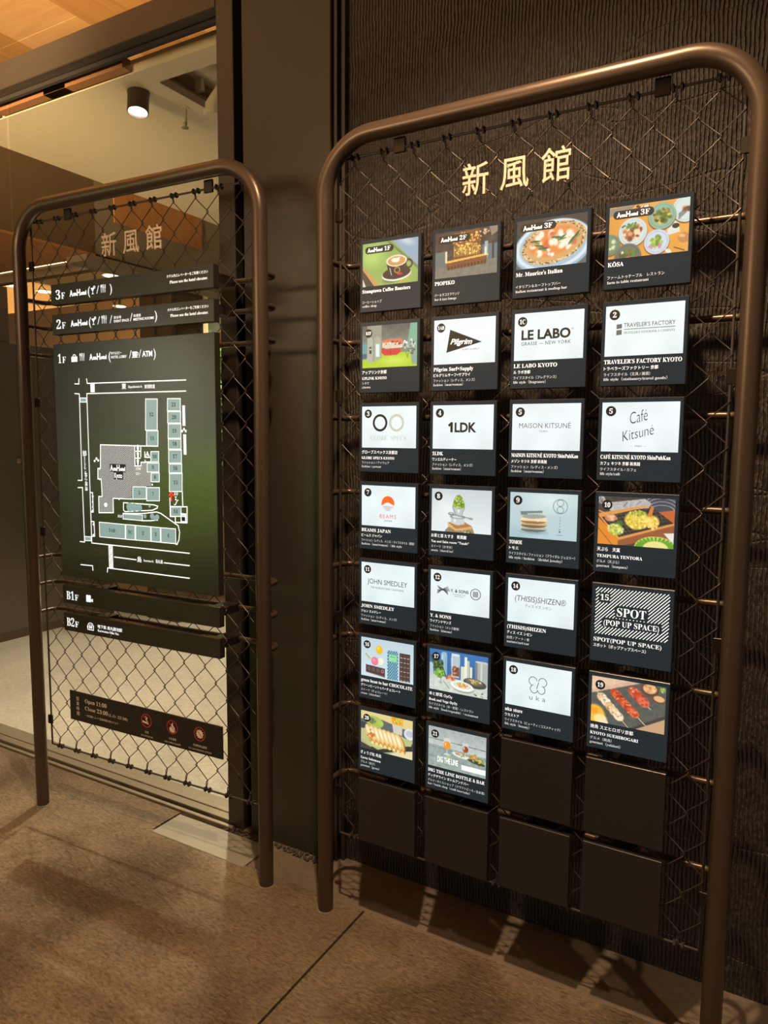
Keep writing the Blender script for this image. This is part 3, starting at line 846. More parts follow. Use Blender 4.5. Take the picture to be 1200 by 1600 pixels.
def p_bar():
    p = Pic((52, 48, 46), 2); p.noise(22, 14); p.noise(10, 40)
    p.rect(0, .42, .28, .80, (96, 112, 108)); p.rect(1.14, .36, 1.5, .74, (88, 112, 120)); p.rect(1.20, .30, 1.28, .66, (150, 175, 178)); p.rect(1.38, .3, 1.42, .7, (40, 36, 34))
    p.poly([(0, .78), (1.5, .68), (1.5, 1.02), (0, 1.02)], (122, 120, 108)); p.noise(10, 26, p.Y > .75)
    p.poly([(.45, .05), (1.08, 0), (1.12, .58), (.45, .62)], (116, 74, 34))
    p.dots(.78, .20, .34, .16, 90, [(236, 150, 60), (250, 190, 96), (150, 70, 30), (90, 44, 24)], .03)
    p.dots(.80, .42, .32, .12, 120, [(250, 205, 90), (255, 230, 140), (210, 140, 50), (120, 80, 30)], .024)
    for k in range(14): p.rect(.47 + k * .045, .34 + .02 * (k % 3), .485 + k * .045, .56, (250, 215, 110), .7)
    p.poly([(.26, .64), (1.28, .56), (1.30, .605), (.26, .69)], (246, 180, 86)); p.poly([(.28, .69), (1.26, .605), (1.24, .78), (.30, .84)], (122, 72, 40))
    for k in range(12): p.ell(.34 + k * .08, .80 - k * .006, .028, .05, (66, 42, 30), 0, .3); 
    p.rect(.25, .42, .30, .66, (236, 222, 180)); p.rect(1.20, .42, 1.25, .6, (240, 225, 190)); p.dots(1.2, .12, .12, .1, 12, [(200, 130, 80), (230, 190, 150)], .03)
    p.poly([(1.3, 0), (1.5, 0), (1.5, .12), (1.36, .2)], (140, 126, 112))
    return p
def p_pizza():
    p = Pic((40, 44, 46), 3); p.poly([(0, .7), (1.5, .8), (1.5, 1.02), (0, 1.02)], (84, 96, 98))
    p.ell(.78, .60, .86, .56, (150, 182, 200), -.12, .04); p.ell(.78, .575, .82, .52, (214, 226, 232), -.12, .04); p.ell(.78, .57, .74, .46, (158, 190, 208), -.12, .05)
    p.ell(.80, .53, .72, .42, (206, 164, 104), -.22, .06)
    for k in range(120):
        a = k / 120 * 2 * PI; r = .84 + .12 * p.rng.rand()
        x, y = .72 * r * math.cos(a), .42 * r * math.sin(a); c, s_ = math.cos(-.22), math.sin(-.22)
        p.ell(.80 + x * c - y * s_, .53 + x * s_ + y * c, .022, .016, [(58, 40, 26), (236, 210, 160), (140, 96, 50), (244, 226, 190)][p.rng.randint(4)], 0, .5)
    p.ell(.80, .50, .56, .30, (226, 138, 70), -.22, .1)
    p.dots(.80, .50, .50, .26, 46, [(250, 240, 214), (246, 236, 220), (236, 150, 96), (222, 100, 60)], .08, -.22)
    for x, y, a in [(.50, .56, .2), (.58, .62, 0), (.98, .44, -.6), (.86, .42, .1), (1.18, .52, -.9), (1.28, .42, -.9), (.40, .46, 0)]:
        p.ell(x, y, .13, .028, (40, 92, 52), a, .4); p.ell(x + .02, y + .03, .10, .02, (96, 140, 80), a + .3, .4)
    return p
def plate(p, x, y, r, col, inner, cols, n=30, fr=.6):
    p.ell(x, y + .02, r * 1.04, r * 1.04, (120, 70, 20), 0, .08); p.ell(x, y, r, r, col, 0, .05); p.ringline(x, y, r * .82, r * .82, .012, inner); p.dots(x, y, r * fr, r * fr * .85, n, cols, r * .2)
def p_kosa():
    p = Pic((226, 158, 66), 4); p.noise(12, 8); p.poly([(0, .02), (.5, 0), (.4, .1), (0, .18)], (140, 130, 118)); p.dots(.66, .06, .15, .05, 12, [(30, 34, 40), (240, 240, 235)], .03)
    p.poly([(1.08, .42), (1.30, .40), (1.34, .62), (1.12, .66)], (216, 224, 214))
    plate(p, 1.44, .20, .26, (206, 222, 214), (170, 190, 180), [(180, 100, 70), (96, 60, 44)], 6, .3)
    for k in range(4): p.line(1.30, .30 + k * .03, 1.46, .16 + k * .03, .012, (36, 34, 40))
    plate(p, 1.00, .28, .26, (140, 178, 152), (108, 146, 122), [(224, 196, 70), (90, 110, 40), (196, 140, 60), (60, 70, 36)], 30)
    plate(p, .46, .52, .28, (206, 222, 218), (168, 190, 186), [(176, 104, 62), (222, 160, 110), (120, 66, 40), (240, 210, 170)], 46)
    p.dots(.42, .40, .16, .06, 14, [(90, 140, 60), (60, 110, 50)], .035)
    plate(p, .02, .72, .21, (112, 140, 112), (80, 104, 84), [(220, 220, 180), (120, 150, 80)], 10)
    plate(p, .38, .98, .26, (104, 114, 100), (70, 76, 70), [(240, 220, 200), (90, 130, 50), (190, 70, 50), (60, 90, 40)], 36)
    plate(p, .92, .76, .24, (202, 214, 226), (160, 176, 196), [(140, 180, 60), (180, 210, 90), (100, 140, 50)], 26, .45); p.dots(.90, .84, .13, .04, 12, [(214, 130, 170)], .025)
    p.ell(1.26, .50, .07, .05, (34, 20, 26), 0, .1); p.ell(1.42, .74, .13, .11, (196, 130, 78), .2, .2); p.ell(1.38, .70, .08, .04, (230, 180, 120), .2, .4)
    p.line(1.24, .90, 1.44, .98, .02, (90, 60, 50)); p.ell(1.14, .96, .07, .04, (226, 226, 220), .5, .2)
    return p
def p_cinema():
    p = Pic((104, 104, 100), 5); p.grad((88, 90, 88), (132, 136, 120), 0, .5); p.noise(10, 20)
    p.poly([(0, .80), (.5, .66), (1.5, .66), (1.5, 1.02), (0, 1.02)], (176, 206, 46)); p.ell(.9, .85, .5, .16, (206, 226, 90), 0, .8)
    p.rect(0, .42, .12, .80, (96, 160, 160)); p.rect(0, .66, .12, .78, (70, 96, 120)); p.poly([(.14, 0), (.54, 0), (.54, .78), (.22, .88), (.14, .84)], (150, 152, 134)); p.poly([(.14, .30), (.22, .24), (.30, .32), (.30, .86), (.22, .88), (.14, .84)], (176, 178, 160)); p.poly([(.34, .30), (.44, .26), (.52, .32), (.52, .78), (.34, .84)], (168, 172, 152))
    p.rect(.38, .44, .48, .74, (216, 240, 236)); p.rect(.20, .50, .26, .66, (40, 40, 40)); p.rect(.21, .54, .25, .58, (230, 230, 230))
    p.poly([(.54, .38), (.68, .34), (1.08, .34), (1.12, .42), (.56, .44)], (214, 120, 90)); p.rect(.56, .42, 1.12, .56, (222, 206, 180)); p.dots(.88, .46, .26, .05, 26, [(240, 240, 230), (60, 56, 50), (200, 60, 40)], .025)
    p.poly([(.54, .54), (.62, .54), (.66, .58), (1.06, .56), (1.06, .66), (.96, .72), (.62, .72), (.54, .66)], (206, 56, 52)); p.line(.78, .55, .80, .72, .012, (140, 30, 30))
    p.dots(1.18, .50, .12, .10, 24, [(250, 250, 244), (190, 200, 190), (70, 80, 76)], .03); p.poly([(1.32, 0), (1.5, 0), (1.5, .96), (1.38, .96), (1.26, .38)], (120, 176, 150)); p.poly([(1.30, .40), (1.44, .40), (1.46, .96), (1.38, .94)], (146, 160, 150)); p.dots(1.38, .56, .07, .2, 30, [(210, 220, 214), (80, 90, 90)], .03)
    p.line(1.2, .66, 1.26, .80, .01, (70, 80, 60)); p.line(1.3, .60, 1.24, .80, .01, (70, 80, 60))
    return p
def p_ice():
    p = Pic((216, 226, 228), 6); p.grad((196, 208, 210), (226, 236, 236)); p.ell(.4, .5, .5, .5, (232, 240, 240), 0, 1)
    p.poly([(.36, .96), (.44, .88), (1.04, .86), (1.10, 1.02), (.34, 1.02)], (150, 130, 104)); p.dots(.72, .96, .34, .05, 40, [(90, 70, 50), (200, 186, 150), (120, 130, 80)], .025)
    p.poly([(.42, .78), (.82, .74), (1.04, .84), (.62, .92)], (178, 120, 66)); p.poly([(.42, .79), (.62, .92), (.62, .97), (.42, .86)], (226, 178, 106)); p.poly([(.62, .92), (1.04, .84), (1.04, .90), (.62, .97)], (214, 170, 108))
    p.poly([(.50, .64), (.84, .64), (.84, .80), (.66, .84), (.50, .79)], (196, 206, 206)); p.ringline(.67, .64, .17, .04, .015, (120, 134, 136)); p.ell(.60, .73, .03, .06, (232, 240, 240), 0, .5)
    p.poly([(.52, .40), (.86, .40), (.76, .62), (.60, .62)], (182, 194, 192)); p.line(.54, .42, .62, .60, .014, (120, 130, 130)); p.line(.84, .42, .77, .60, .014, (130, 142, 140)); p.ell(.69, .5, .04, .07, (224, 232, 230), 0, .5)
    p.line(.46, .58, .98, .66, .024, (120, 140, 136)); p.ell(1.00, .665, .06, .03, (140, 156, 152), .1, .2); p.ringline(.50, .575, .06, .03, .018, (116, 132, 130))
    p.poly([(.54, .40), (.56, .28), (.62, .15), (.70, .12), (.78, .18), (.84, .32), (.84, .42), (.70, .45)], (118, 158, 40)); p.dots(.70, .30, .13, .14, 70, [(160, 196, 76), (84, 124, 26), (196, 220, 130), (110, 150, 40)], .024)
    return p
def p_rings():
    p = Pic((190, 212, 214), 7); p.grad((186, 206, 210), (176, 204, 210)); p.ell(.9, .15, .8, .4, (216, 232, 232), 0, 1); p.ell(.2, .95, .5, .3, (146, 180, 188), 0, 1, .6)
    p.ell(.55, .86, .40, .07, (120, 150, 156), 0, .7, .7)
    for k, (y, a, b) in enumerate([(.80, (206, 208, 190), (96, 108, 104)), (.71, (222, 202, 158), (120, 96, 60)), (.62, (240, 216, 170), (150, 112, 66))]):
        p.ell(.55, y, .30, .065, b, -.03, .06); p.rect(.25, y - .055, .85, y, a); p.ell(.55, y - .055, .30, .055, a, -.03, .06)
        for j in range(22): p.line(.28 + j * .026, y - .05, .295 + j * .026, y + .01, .006, b if k != 2 else (232, 206, 160))
    p.ell(.55, .52, .28, .05, (150, 160, 150), -.05, .1); p.poly([(.24, .42), (.74, .38), (.74, .45), (.26, .50)], (108, 126, 122)); p.line(.40, .47, .80, .43, .02, (210, 214, 200)); p.ringline(.64, .60, .03, .025, .012, (230, 226, 214))
    p.ringline(1.13, .27, .155, .155, .016, (92, 118, 124)); p.ringline(1.13, .195, .07, .07, .014, (92, 118, 124)); p.ringline(1.13, .345, .07, .07, .014, (92, 118, 124))
    for k in range(5): p.line(1.12, .50 + k * .065, 1.14, .52 + k * .065, .014, (96, 120, 126))
    p.ell(1.13, .82, .018, .022, (60, 84, 92)); p.line(1.06, .89, 1.20, .89, .01, (120, 146, 150))
    return p
def p_tempura():
    p = Pic((66, 58, 54), 8); p.dots(.06, .1, .08, .1, 24, [(150, 150, 150), (90, 90, 90), (200, 200, 200)], .03)
    p.ell(1.26, .14, .34, .24, (60, 66, 78), 0, .06)
    for k in range(4): p.ringline(1.26, .12 + k * .04, .32 - k * .03, .20 - k * .03, .014, (150, 160, 176))
    p.poly([(1.04, .30), (1.5, .22), (1.5, .80), (1.2, .9)], (196, 96, 44))
    p.poly([(0, .44), (.42, .84), (.42, 1.02), (0, 1.02)], (222, 134, 44)); p.line(.0, .66, .30, 1.0, .012, (120, 64, 20)); p.line(0, .3, .16, .36, .03, (214, 140, 60))
    p.poly([(0, .40), (1.04, .16), (1.5, .50), (.42, .86)], (30, 30, 32))
    for k in range(16): p.line(.1 + k * .085, .38 - k * .01, .5 + k * .06, .84 - k * .03, .006, (120, 122, 124))
    for k in range(6): p.line(.1 + k * .07, .44 + k * .06, 1.1 + k * .07, .20 + k * .06, .006, (120, 122, 124))
    p.poly([(.24, .12), (.92, .02), (1.04, .10), (1.00, .20), (.28, .32), (.20, .26)], (178, 178, 176)); p.noise(16, 50, (p.Y < .28) & (p.X > .24) & (p.X < 1.0)); p.line(.5, .20, .58, .10, .016, (70, 70, 72)); p.line(.74, .16, .84, .07, .014, (110, 110, 112))
    p.poly([(0, .36), (.92, .15), (1.04, .16), (.06, .44)], (222, 150, 74)); p.poly([(0, .40), (.02, .38), (.44, .84), (.42, .88)], (226, 150, 70)); p.poly([(.42, .84), (1.5, .48), (1.5, .54), (.42, .92)], (222, 150, 78)); p.poly([(.42, .90), (1.5, .52), (1.5, .76), (.42, 1.02)], (148, 84, 50))
    p.poly([(1.3, .70), (1.5, .68), (1.5, .9)], (226, 226, 220))
    p.ell(.26, .44, .13, .09, (222, 164, 120), 0, .3); p.dots(.26, .44, .11, .07, 24, [(236, 190, 150), (200, 130, 90)], .03)
    p.ell(.43, .56, .08, .08, (70, 104, 40), 0, .2); p.ell(.36, .68, .19, .13, (196, 202, 84), .2, .3); p.dots(.36, .68, .17, .11, 50, [(220, 226, 120), (160, 176, 60), (236, 236, 170)], .03)
    p.ell(.78, .46, .27, .21, (232, 200, 74), 0, .2); p.dots(.78, .46, .24, .18, 90, [(246, 222, 110), (214, 170, 44), (250, 236, 150), (200, 180, 60)], .03); p.dots(.78, .32, .16, .06, 40, [(120, 140, 50), (160, 170, 70), (200, 190, 80)], .024)
    p.ell(1.08, .48, .15, .15, (240, 204, 84), .6, .3); p.dots(1.08, .50, .13, .12, 40, [(250, 226, 130), (226, 180, 60)], .03); p.poly([(.98, .36), (1.05, .14), (1.10, .20), (1.06, .38)], (216, 120, 50))
    p.ell(1.16, 1.02, .42, .25, (206, 222, 120), 0, .03)
    for k in range(15):
        a = PI + PI * k / 14; p.line(1.16 + .22 * math.cos(a), 1.02 + .13 * math.sin(a), 1.16 + .40 * math.cos(a), 1.02 + .235 * math.sin(a), .05, (96, 160, 40))
    p.ell(1.16, 1.02, .26, .16, (232, 222, 140), 0, .1)
    return p
def p_choc():
    p = Pic((202, 222, 230), 9); p.grad((190, 210, 220), (206, 226, 234)); p.ell(.54, .30, .11, .12, (150, 175, 185), 0, .8, .7)
    p.ell(.53, .27, .105, .115, (240, 190, 36), 0, .1); p.ell(.50, .23, .05, .05, (255, 220, 90), 0, .6)
    p.line(.12, .42, .27, .55, .045, (196, 206, 130)); p.line(.13, .41, .27, .53, .015, (120, 140, 70)); p.ell(.40, .58, .11, .115, (238, 120, 150), 0, .1); p.ell(.38, .56, .05, .05, (255, 170, 190), 0, .5); p.ell(.58, .56, .085, .10, (240, 238, 214), .2, .15)
    p.poly([(.14, .70), (.70, .74), (.70, .96), (.14, .90)], (120, 90, 80)); p.poly([(.15, .70), (.70, .73), (.69, .92), (.14, .88)], (66, 48, 48))
    for k in range(4): p.rect(.17 + k * .135, .73 + k * .006, .28 + k * .135, .85 + k * .01, (86, 66, 66)); p.ringline(.225 + k * .135, .79 + k * .007, .035, .035, .014, (130, 110, 110) if k < 3 else (222, 150, 140))
    p.rect(.77, .24, 1.07, .98, (146, 196, 214))
    for i in range(9):
        for j in range(18):
            if (i + j) % 2: p.rect(.77 + i * .0333, .24 + j * .041, .803 + i * .0333, .281 + j * .041, (36, 92, 124))
    p.rect(.81, .34, 1.03, .52, (146, 222, 168)); p.line(.85, .39, .99, .40, .02, (90, 150, 110))
    p.rect(1.11, .26, 1.41, .97, (60, 44, 42))
    for i in range(3):
        for j in range(6): p.rect(1.125 + i * .095, .28 + j * .115, 1.20 + i * .095, .37 + j * .115, (82, 62, 58)); p.rect(1.13 + i * .095, .37 + j * .115, 1.195 + i * .095, .385 + j * .115, (214, 206, 200))
    return p
def p_oyoy():
    p = Pic((44, 104, 170), 10); p.grad((52, 116, 184), (40, 92, 158)); p.poly([(0, .60), (.6, .66), (1.5, .64), (1.5, 1.02), (0, 1.02)], (206, 214, 204)); p.noise(12, 30, p.Y > .64)
    p.rect(0, .34, .10, .66, (180, 200, 206)); p.poly([(.30, .10), (.34, .04), (.44, .04), (.46, .12), (.46, .60), (.30, .60)], (146, 186, 206)); p.line(.34, .1, .34, .56, .02, (222, 236, 240)); p.line(.43, .14, .43, .5, .01, (70, 110, 140))
    p.poly([(.56, .18), (.58, .04), (.78, .04), (.80, .18), (.78, .62), (.58, .62)], (178, 196, 200)); p.rect(.58, .36, .78, .58, (122, 70, 50)); p.rect(.58, .04, .78, .10, (214, 226, 226)); p.line(.60, .12, .60, .56, .016, (236, 242, 240)); p.dots(.68, .44, .09, .08, 16, [(160, 96, 60), (90, 50, 40), (210, 170, 130)], .03)
    p.rect(.82, .32, .92, .72, (214, 220, 196)); p.rect(.91, .08, .98, .70, (236, 236, 214)); p.rect(.98, .16, 1.04, .70, (190, 200, 170)); p.rect(1.05, .30, 1.11, .72, (226, 228, 206)); p.rect(1.12, .26, 1.15, .70, (50, 100, 160))
    p.rect(1.18, .14, 1.5, .70, (168, 178, 172)); p.rect(1.18, .14, 1.24, .70, (120, 132, 130)); p.rect(1.32, .16, 1.36, .7, (206, 212, 204)); p.ell(1.34, .15, .17, .03, (196, 204, 198))
    p.poly([(.02, .16), (.12, .14), (.34, .36), (.44, .60), (.22, .66)], (48, 78, 44)); p.dots(.22, .36, .14, .16, 40, [(70, 110, 60), (34, 60, 36), (100, 140, 80)], .035); p.dots(.26, .58, .13, .10, 50, [(120, 176, 60), (160, 206, 90), (80, 130, 50)], .035)
    p.dots(.56, .64, .12, .06, 20, [(222, 140, 90), (236, 170, 120), (196, 90, 60)], .035); p.ell(.30, .80, .06, .02, (150, 170, 160)); p.line(.30, .70, .30, .84, .02, (150, 170, 176)); p.line(.36, .74, .54, .92, .02, (140, 150, 150))
    p.ell(1.18, .68, .30, .12, (74, 70, 66), .1, .06); p.ell(1.16, .65, .24, .08, (104, 98, 90), .1, .1); p.dots(1.16, .64, .16, .05, 30, [(220, 160, 100), (120, 150, 70), (230, 210, 180)], .028)
    p.ell(.88, .84, .30, .13, (150, 160, 152), .06, .2); p.ell(.86, .80, .30, .12, (240, 244, 236), .06, .06); p.ell(.86, .78, .24, .08, (214, 220, 206), .06, .1); p.dots(.86, .77, .15, .05, 36, [(236, 140, 50), (226, 180, 70), (120, 150, 60), (250, 220, 160)], .028)
    p.dots(1.3, .93, .16, .05, 24, [(60, 50, 44), (226, 220, 200)], .02)
    return p
def skew(p, x0, y0, x1, y1, n, r, cols, hi):
    p.line(x0 - (x1 - x0) * .18, y0 - (y1 - y0) * .18, x1 + (x1 - x0) * .45, y1 + (y1 - y0) * .45, .016, (226, 200, 150))
    for k in range(n):
        t = (k + .5) / n; x, y = x0 + (x1 - x0) * t, y0 + (y1 - y0) * t
        p.ell(x, y, r, r * .82, cols[k % len(cols)], .6, .2); p.dots(x, y, r * .7, r * .6, 10, [cols[(k + 1) % len(cols)], hi, tuple(int(c * .7) for c in cols[k % len(cols)])], r * .22)
def p_yaki():
    p = Pic((84, 90, 84), 11); p.poly([(0, 0), (1.0, 0), (0, .38)], (214, 176, 150)); p.poly([(0, .0), (.8, 0), (0, .30)], (226, 190, 160)); p.noise(9, 30); p.poly([(1.5, .62), (1.5, 1.02), (.9, 1.02)], (196, 160, 120)); p.poly([(1.5, .60), (.82, 1.0), (.9, 1.02), (1.5, .68)], (60, 62, 60))
    p.ell(.08, .86, .24, .26, (240, 186, 60), 0, .2); p.ell(.20, .92, .16, .12, (250, 226, 150), 0, .3); p.ell(.06, .76, .12, .10, (250, 160, 40), 0, .4); p.ell(.28, .98, .10, .08, (240, 224, 196), 0, .3)

    p.ell(1.18, .10, .19, .15, (96, 64, 46), .1, .1); p.ell(1.18, .09, .15, .11, (226, 180, 130), .1, .2); p.dots(1.18, .09, .12, .08, 30, [(240, 210, 170), (200, 130, 80), (230, 160, 90)], .03); p.ell(1.36, .28, .15, .10, (104, 70, 50), .1, .1); p.ell(1.37, .27, .12, .07, (230, 180, 130), .1, .2); p.dots(1.42, .08, .05, .04, 12, [(130, 170, 70), (180, 210, 110)], .03)
    skew(p, .84, .18, 1.10, .42, 5, .135, [(206, 76, 52), (226, 110, 80), (190, 60, 44)], (240, 170, 130))
    skew(p, .46, .28, .92, .70, 8, .118, [(200, 70, 36), (226, 110, 60), (176, 54, 30)], (240, 150, 100))
    skew(p, .18, .40, .62, .84, 5, .125, [(236, 196, 150), (246, 224, 190), (226, 170, 110)], (250, 240, 220))
    return p
def p_gyoza():
    p = Pic((176, 178, 140), 12); p.rect(0, 0, 1.5, .25, (226, 206, 140)); p.poly([(0, .22), (.6, .14), (1.5, .30), (1.5, .50), (0, .48)], (92, 100, 104)); p.poly([(0, .30), (.2, .30), (.2, .52), (0, .54)], (54, 60, 66))
    p.poly([(.9, .10), (1.22, .12), (1.2, .44), (.96, .42)], (206, 206, 190)); p.poly([(.88, 0), (1.24, 0), (1.22, .20), (.92, .18)], (240, 176, 50)); p.dots(1.06, .08, .14, .08, 24, [(250, 210, 90), (226, 140, 30), (170, 190, 60)], .04)
    p.ell(1.42, .36, .17, .15, (222, 226, 230), 0, .08); p.ell(1.42, .35, .12, .09, (190, 196, 204), 0, .1)
    p.poly([(.8, 1.02), (1.5, .66), (1.5, 1.02)], (226, 216, 170)); p.poly([(.30, .92), (1.5, .58), (1.5, .78), (1.0, .90), (.6, 1.02), (.3, 1.02)], (44, 46, 44)); p.poly([(0, .84), (.4, .96), (.3, 1.02), (0, 1.02)], (60, 62, 54))
    p.poly([(0, .48), (.3, .44), (1.2, .46), (1.5, .54), (1.46, .66), (1.16, .72), (1.0, .84), (.7, .88), (.5, .96), (.2, .86), (0, .72)], (186, 192, 130)); p.ell(.8, .80, .55, .10, (214, 214, 150), -.15, .6, .8)
    p.ell(.40, .24, .28, .16, (166, 190, 90), .1, .1); p.ell(.32, .22, .13, .09, (64, 76, 44), .1, .2)
    for k in range(5): p.line(.2 + k * .05, .14, .24 + k * .04, .30, .014, (180, 200, 140))
    p.ell(.58, .24, .10, .08, (170, 206, 80), 0, .3)
    for k in range(8):
        x = .26 + k * .125; y = .56 + k * .012
        p.ell(x + .03, y + .03, .12, .27, (150, 100, 50), -.42, .1); p.ell(x, y, .11, .26, (238, 196, 120), -.42, .15); p.ell(x - .03, y - .04, .05, .20, (252, 240, 210), -.42, .5); p.ell(x + .07, y + .17, .05, .06, (206, 130, 56), 0, .6, .8); p.ell(x + .09, y + .24, .06, .05, (240, 220, 140), 0, .3)
    p.dots(.30, .62, .12, .16, 20, [(214, 130, 60), (190, 100, 40)], .03)
    return p
def p_dig():
    p = Pic((172, 182, 180), 13); p.grad((168, 176, 174), (196, 206, 204), 0, .5); p.noise(8, 20); p.dots(.8, .2, .8, .18, 60, [(120, 126, 126), (150, 156, 154)], .012)
    p.line(0, .30, 1.5, .33, .014, (70, 78, 80)); p.poly([(0, .44), (1.5, .50), (1.5, 1.02), (0, 1.02)], (150, 168, 162)); p.noise(16, 26, p.Y > .46); p.line(0, .50, 1.5, .56, .01, (100, 116, 114)); p.line(0, .74, 1.5, .80, .01, (110, 126, 122))
    for x, y, s_, c in [(.50, .36, 1.0, (240, 150, 40)), (.98, .36, .8, (150, 70, 50))]:
        p.ell(x, y, .11 * s_, .15 * s_, (216, 224, 220), 0, .15, .8); p.ell(x, y + .04, .10 * s_, .11 * s_, c, 0, .15); p.rect(x - .09 * s_, y - .14 * s_, x + .09 * s_, y - .05 * s_, (206, 214, 210), .6); p.line(x, y + .14 * s_, x, y + .26 * s_, .014, (226, 234, 230)); p.ell(x, y + .27 * s_, .09 * s_, .02, (222, 230, 226)); p.ell(x - .04, y + .02, .02, .05, (255, 220, 150), 0, .5)
    p.ell(.86, .58, .24, .06, (226, 234, 226), .12, .1); p.dots(.86, .55, .14, .045, 26, [(226, 90, 110), (240, 150, 150), (140, 170, 80)], .026)
    p.ell(1.26, .66, .24, .05, (54, 70, 60), .14, .1); p.dots(1.20, .56, .12, .08, 34, [(240, 130, 40), (90, 140, 60), (250, 190, 80)], .03); p.dots(1.36, .62, .10, .04, 20, [(240, 200, 80), (110, 150, 60)], .026)
    p.ell(.52, .68, .06, .06, (190, 206, 110), 0, .6, .6)
    p.rect(.88, .80, 1.5, .93, (246, 248, 244))
    return p

# ---------------------------------------------------------------- the directory panels
# local frame of a panel: picture's top-left corner is (0, 0), u right, v down in mm; face plane at y = 0
PX, PZ = 0.21989, 0.21857
def badge(mb_dark, mb_white, txt):
    u, v, r = 0.0200, -0.0200, 0.0118
    mb_dark.disc(u, v, r, 0.0010)
    k = {1: 0.0115, 2: 0.0105, 3: 0.0085}[len(txt)]
    put_text(mb_white, txt, u, v - k / 2, k, None if len(txt) == 1 else (0.0135 if len(txt) == 2 else 0.0175), 0.0014, 'c', bold=0.008, res=3)
def T(mb, s, u, v, cap, w_=None, **k):
    put_text(mb, s, u / 1000, -v / 1000, cap / 1000, None if w_ is None else w_ / 1000, **k)
def ace(mb, u, v, cap, width, lift=0.0014):
    # hand-drawn looking hotel word mark: tall initials, small raised letters
    A = cap / 1000
    W_ = width / 1000; u = u / 1000; v = -v / 1000
    put_text(mb, 'A', u, v, A, W_ * .20, lift, serif=False, bold=0.03, res=2)
    put_text(mb, 'ce', u + W_ * .20, v + A * .06, A * .66, W_ * .22, lift, serif=False, bold=0.05, res=2)
    put_text(mb, 'H', u + W_ * .44, v, A * 1.04, W_ * .20, lift, serif=False, bold=0.03, res=2)
    put_text(mb, 'otel', u + W_ * .66, v + A * .06, A * .62, W_ * .34, lift, serif=False, bold=0.05, res=2)
def is_cjk(s): return any(ord(c) > 0x2000 for c in s)
def l_pilgrim(I, G, Pk, Wt, t):
    I.poly([(.046, -.026), (.134, -.061), (.036, -.084)], .0010)
    T(Wt, 'Pilgrim', 47, 63, 13, 61, serif=False, bold=.02, shear=.35, res=4, rot=-0.03)
    T(G, 'SURF+SUPPLY', 80, 80, 4, 48, serif=False, lift=.001)
def l_lelabo(I, G, Pk, Wt, t):
    T(I, 'LE LABO', 18, 63, 21.5, 121, serif=False, bold=.035, lift=.001, res=3)
    T(G, '®', 141, 46, 5, None, serif=False, lift=.001)
    T(I, 'GRASSE — NEW YORK', 18, 77, 8, 122, serif=False, lift=.001, space=1.1)
def l_trav(I, G, Pk, Wt, t):
    G.flat([(.025, -.052), (.037, -.051), (.037, -.041), (.025, -.042)], .001); G.flat([(.025, -.066), (.037, -.065), (.037, -.054), (.025, -.055)], .001)
    T(G, "TRAVELER'S FACTORY", 41, 49, 9, 111, serif=False, lift=.001, bold=.01)
    G.flat([(.041, -.0545), (.152, -.0545), (.152, -.0530), (.041, -.0530)], .001)
    T(G, "TRAVELER'S NOTEBOOK & COMPANY", 41, 64, 5.2, 111, lift=.001)
def l_globe(I, G, Pk, Wt, t):
    I.ring(.058, -.0450, .0200, .0065, .001, 40, ry=.0205); Pk.ring(.110, -.0450, .0200, .0065, .001, 40, ry=.0205)
    T(Pk, 'GLOBE  SPECS', 27, 92, 12, 113, lift=.001)
def l_ldk(I, G, Pk, Wt, t): T(I, '1LDK', 44, 69, 23, 80, serif=False, bold=.035, lift=.001, res=3)
def l_maison(I, G, Pk, Wt, t):
    T(G, 'MAISON KITSUNÉ', 18, 59, 12, 129, serif=False, lift=.001, bold=-.004); T(G, 'PARIS', 71, 69, 4.2, 19, serif=False, lift=.001, space=1.2)
def l_cafe(I, G, Pk, Wt, t):
    T(I, 'Café', 66, 50, 26, 40, serif=False, shear=.35, rot=.25, lift=.001, res=4, bold=-.012)
    T(I, 'Kitsuné', 49, 90, 23, 72, serif=False, shear=.30, rot=.25, lift=.001, res=4, bold=-.012)
    T(G, '—  PARIS  —', 66, 102, 4, 36, serif=False, lift=.001)
def l_beams(I, G, Pk, Wt, t):
    O = MB(); c = (.085, -.049)
    P = [(c[0] + .0205 * math.cos(a), c[1] + .0215 * math.sin(a)) for a in [PI * k / 24 - .22 for k in range(0, 28)]]
    O.poly(P + [(c[0] - .0205, c[1] - .006), (c[0] - .008, c[1] + .002), (c[0], c[1] + .004), (c[0] + .008, c[1] + .001)], .001)
    O.build('sun_mark', M['orange_light'], t)
    O = MB()
    for k, hw in enumerate((.017, .014, .010, .006)): O.flat([(c[0] - hw, c[1] - .0085 - k * .0035), (c[0] + hw, c[1] - .0085 - k * .0035), (c[0] + hw, c[1] - .0072 - k * .0035), (c[0] - hw, c[1] - .0072 - k * .0035)], .001)
    T(O, 'BEAMS', 59, 90, 11, 52, serif=False, lift=.001, space=1.25); O.build('red_lettering', M['red_ink'], t)
    T(I, 'JAPAN', 72, 99, 5, 26, serif=False, lift=.001, space=1.3)
def l_john(I, G, Pk, Wt, t):
    T(I, 'JOHN SMEDLEY', 20, 60, 14, 128, serif=False, lift=.001, bold=-.004, res=3); T(G, "THE WORLD'S FINEST KNITWEAR", 30, 73, 5, 108, serif=False, lift=.001)
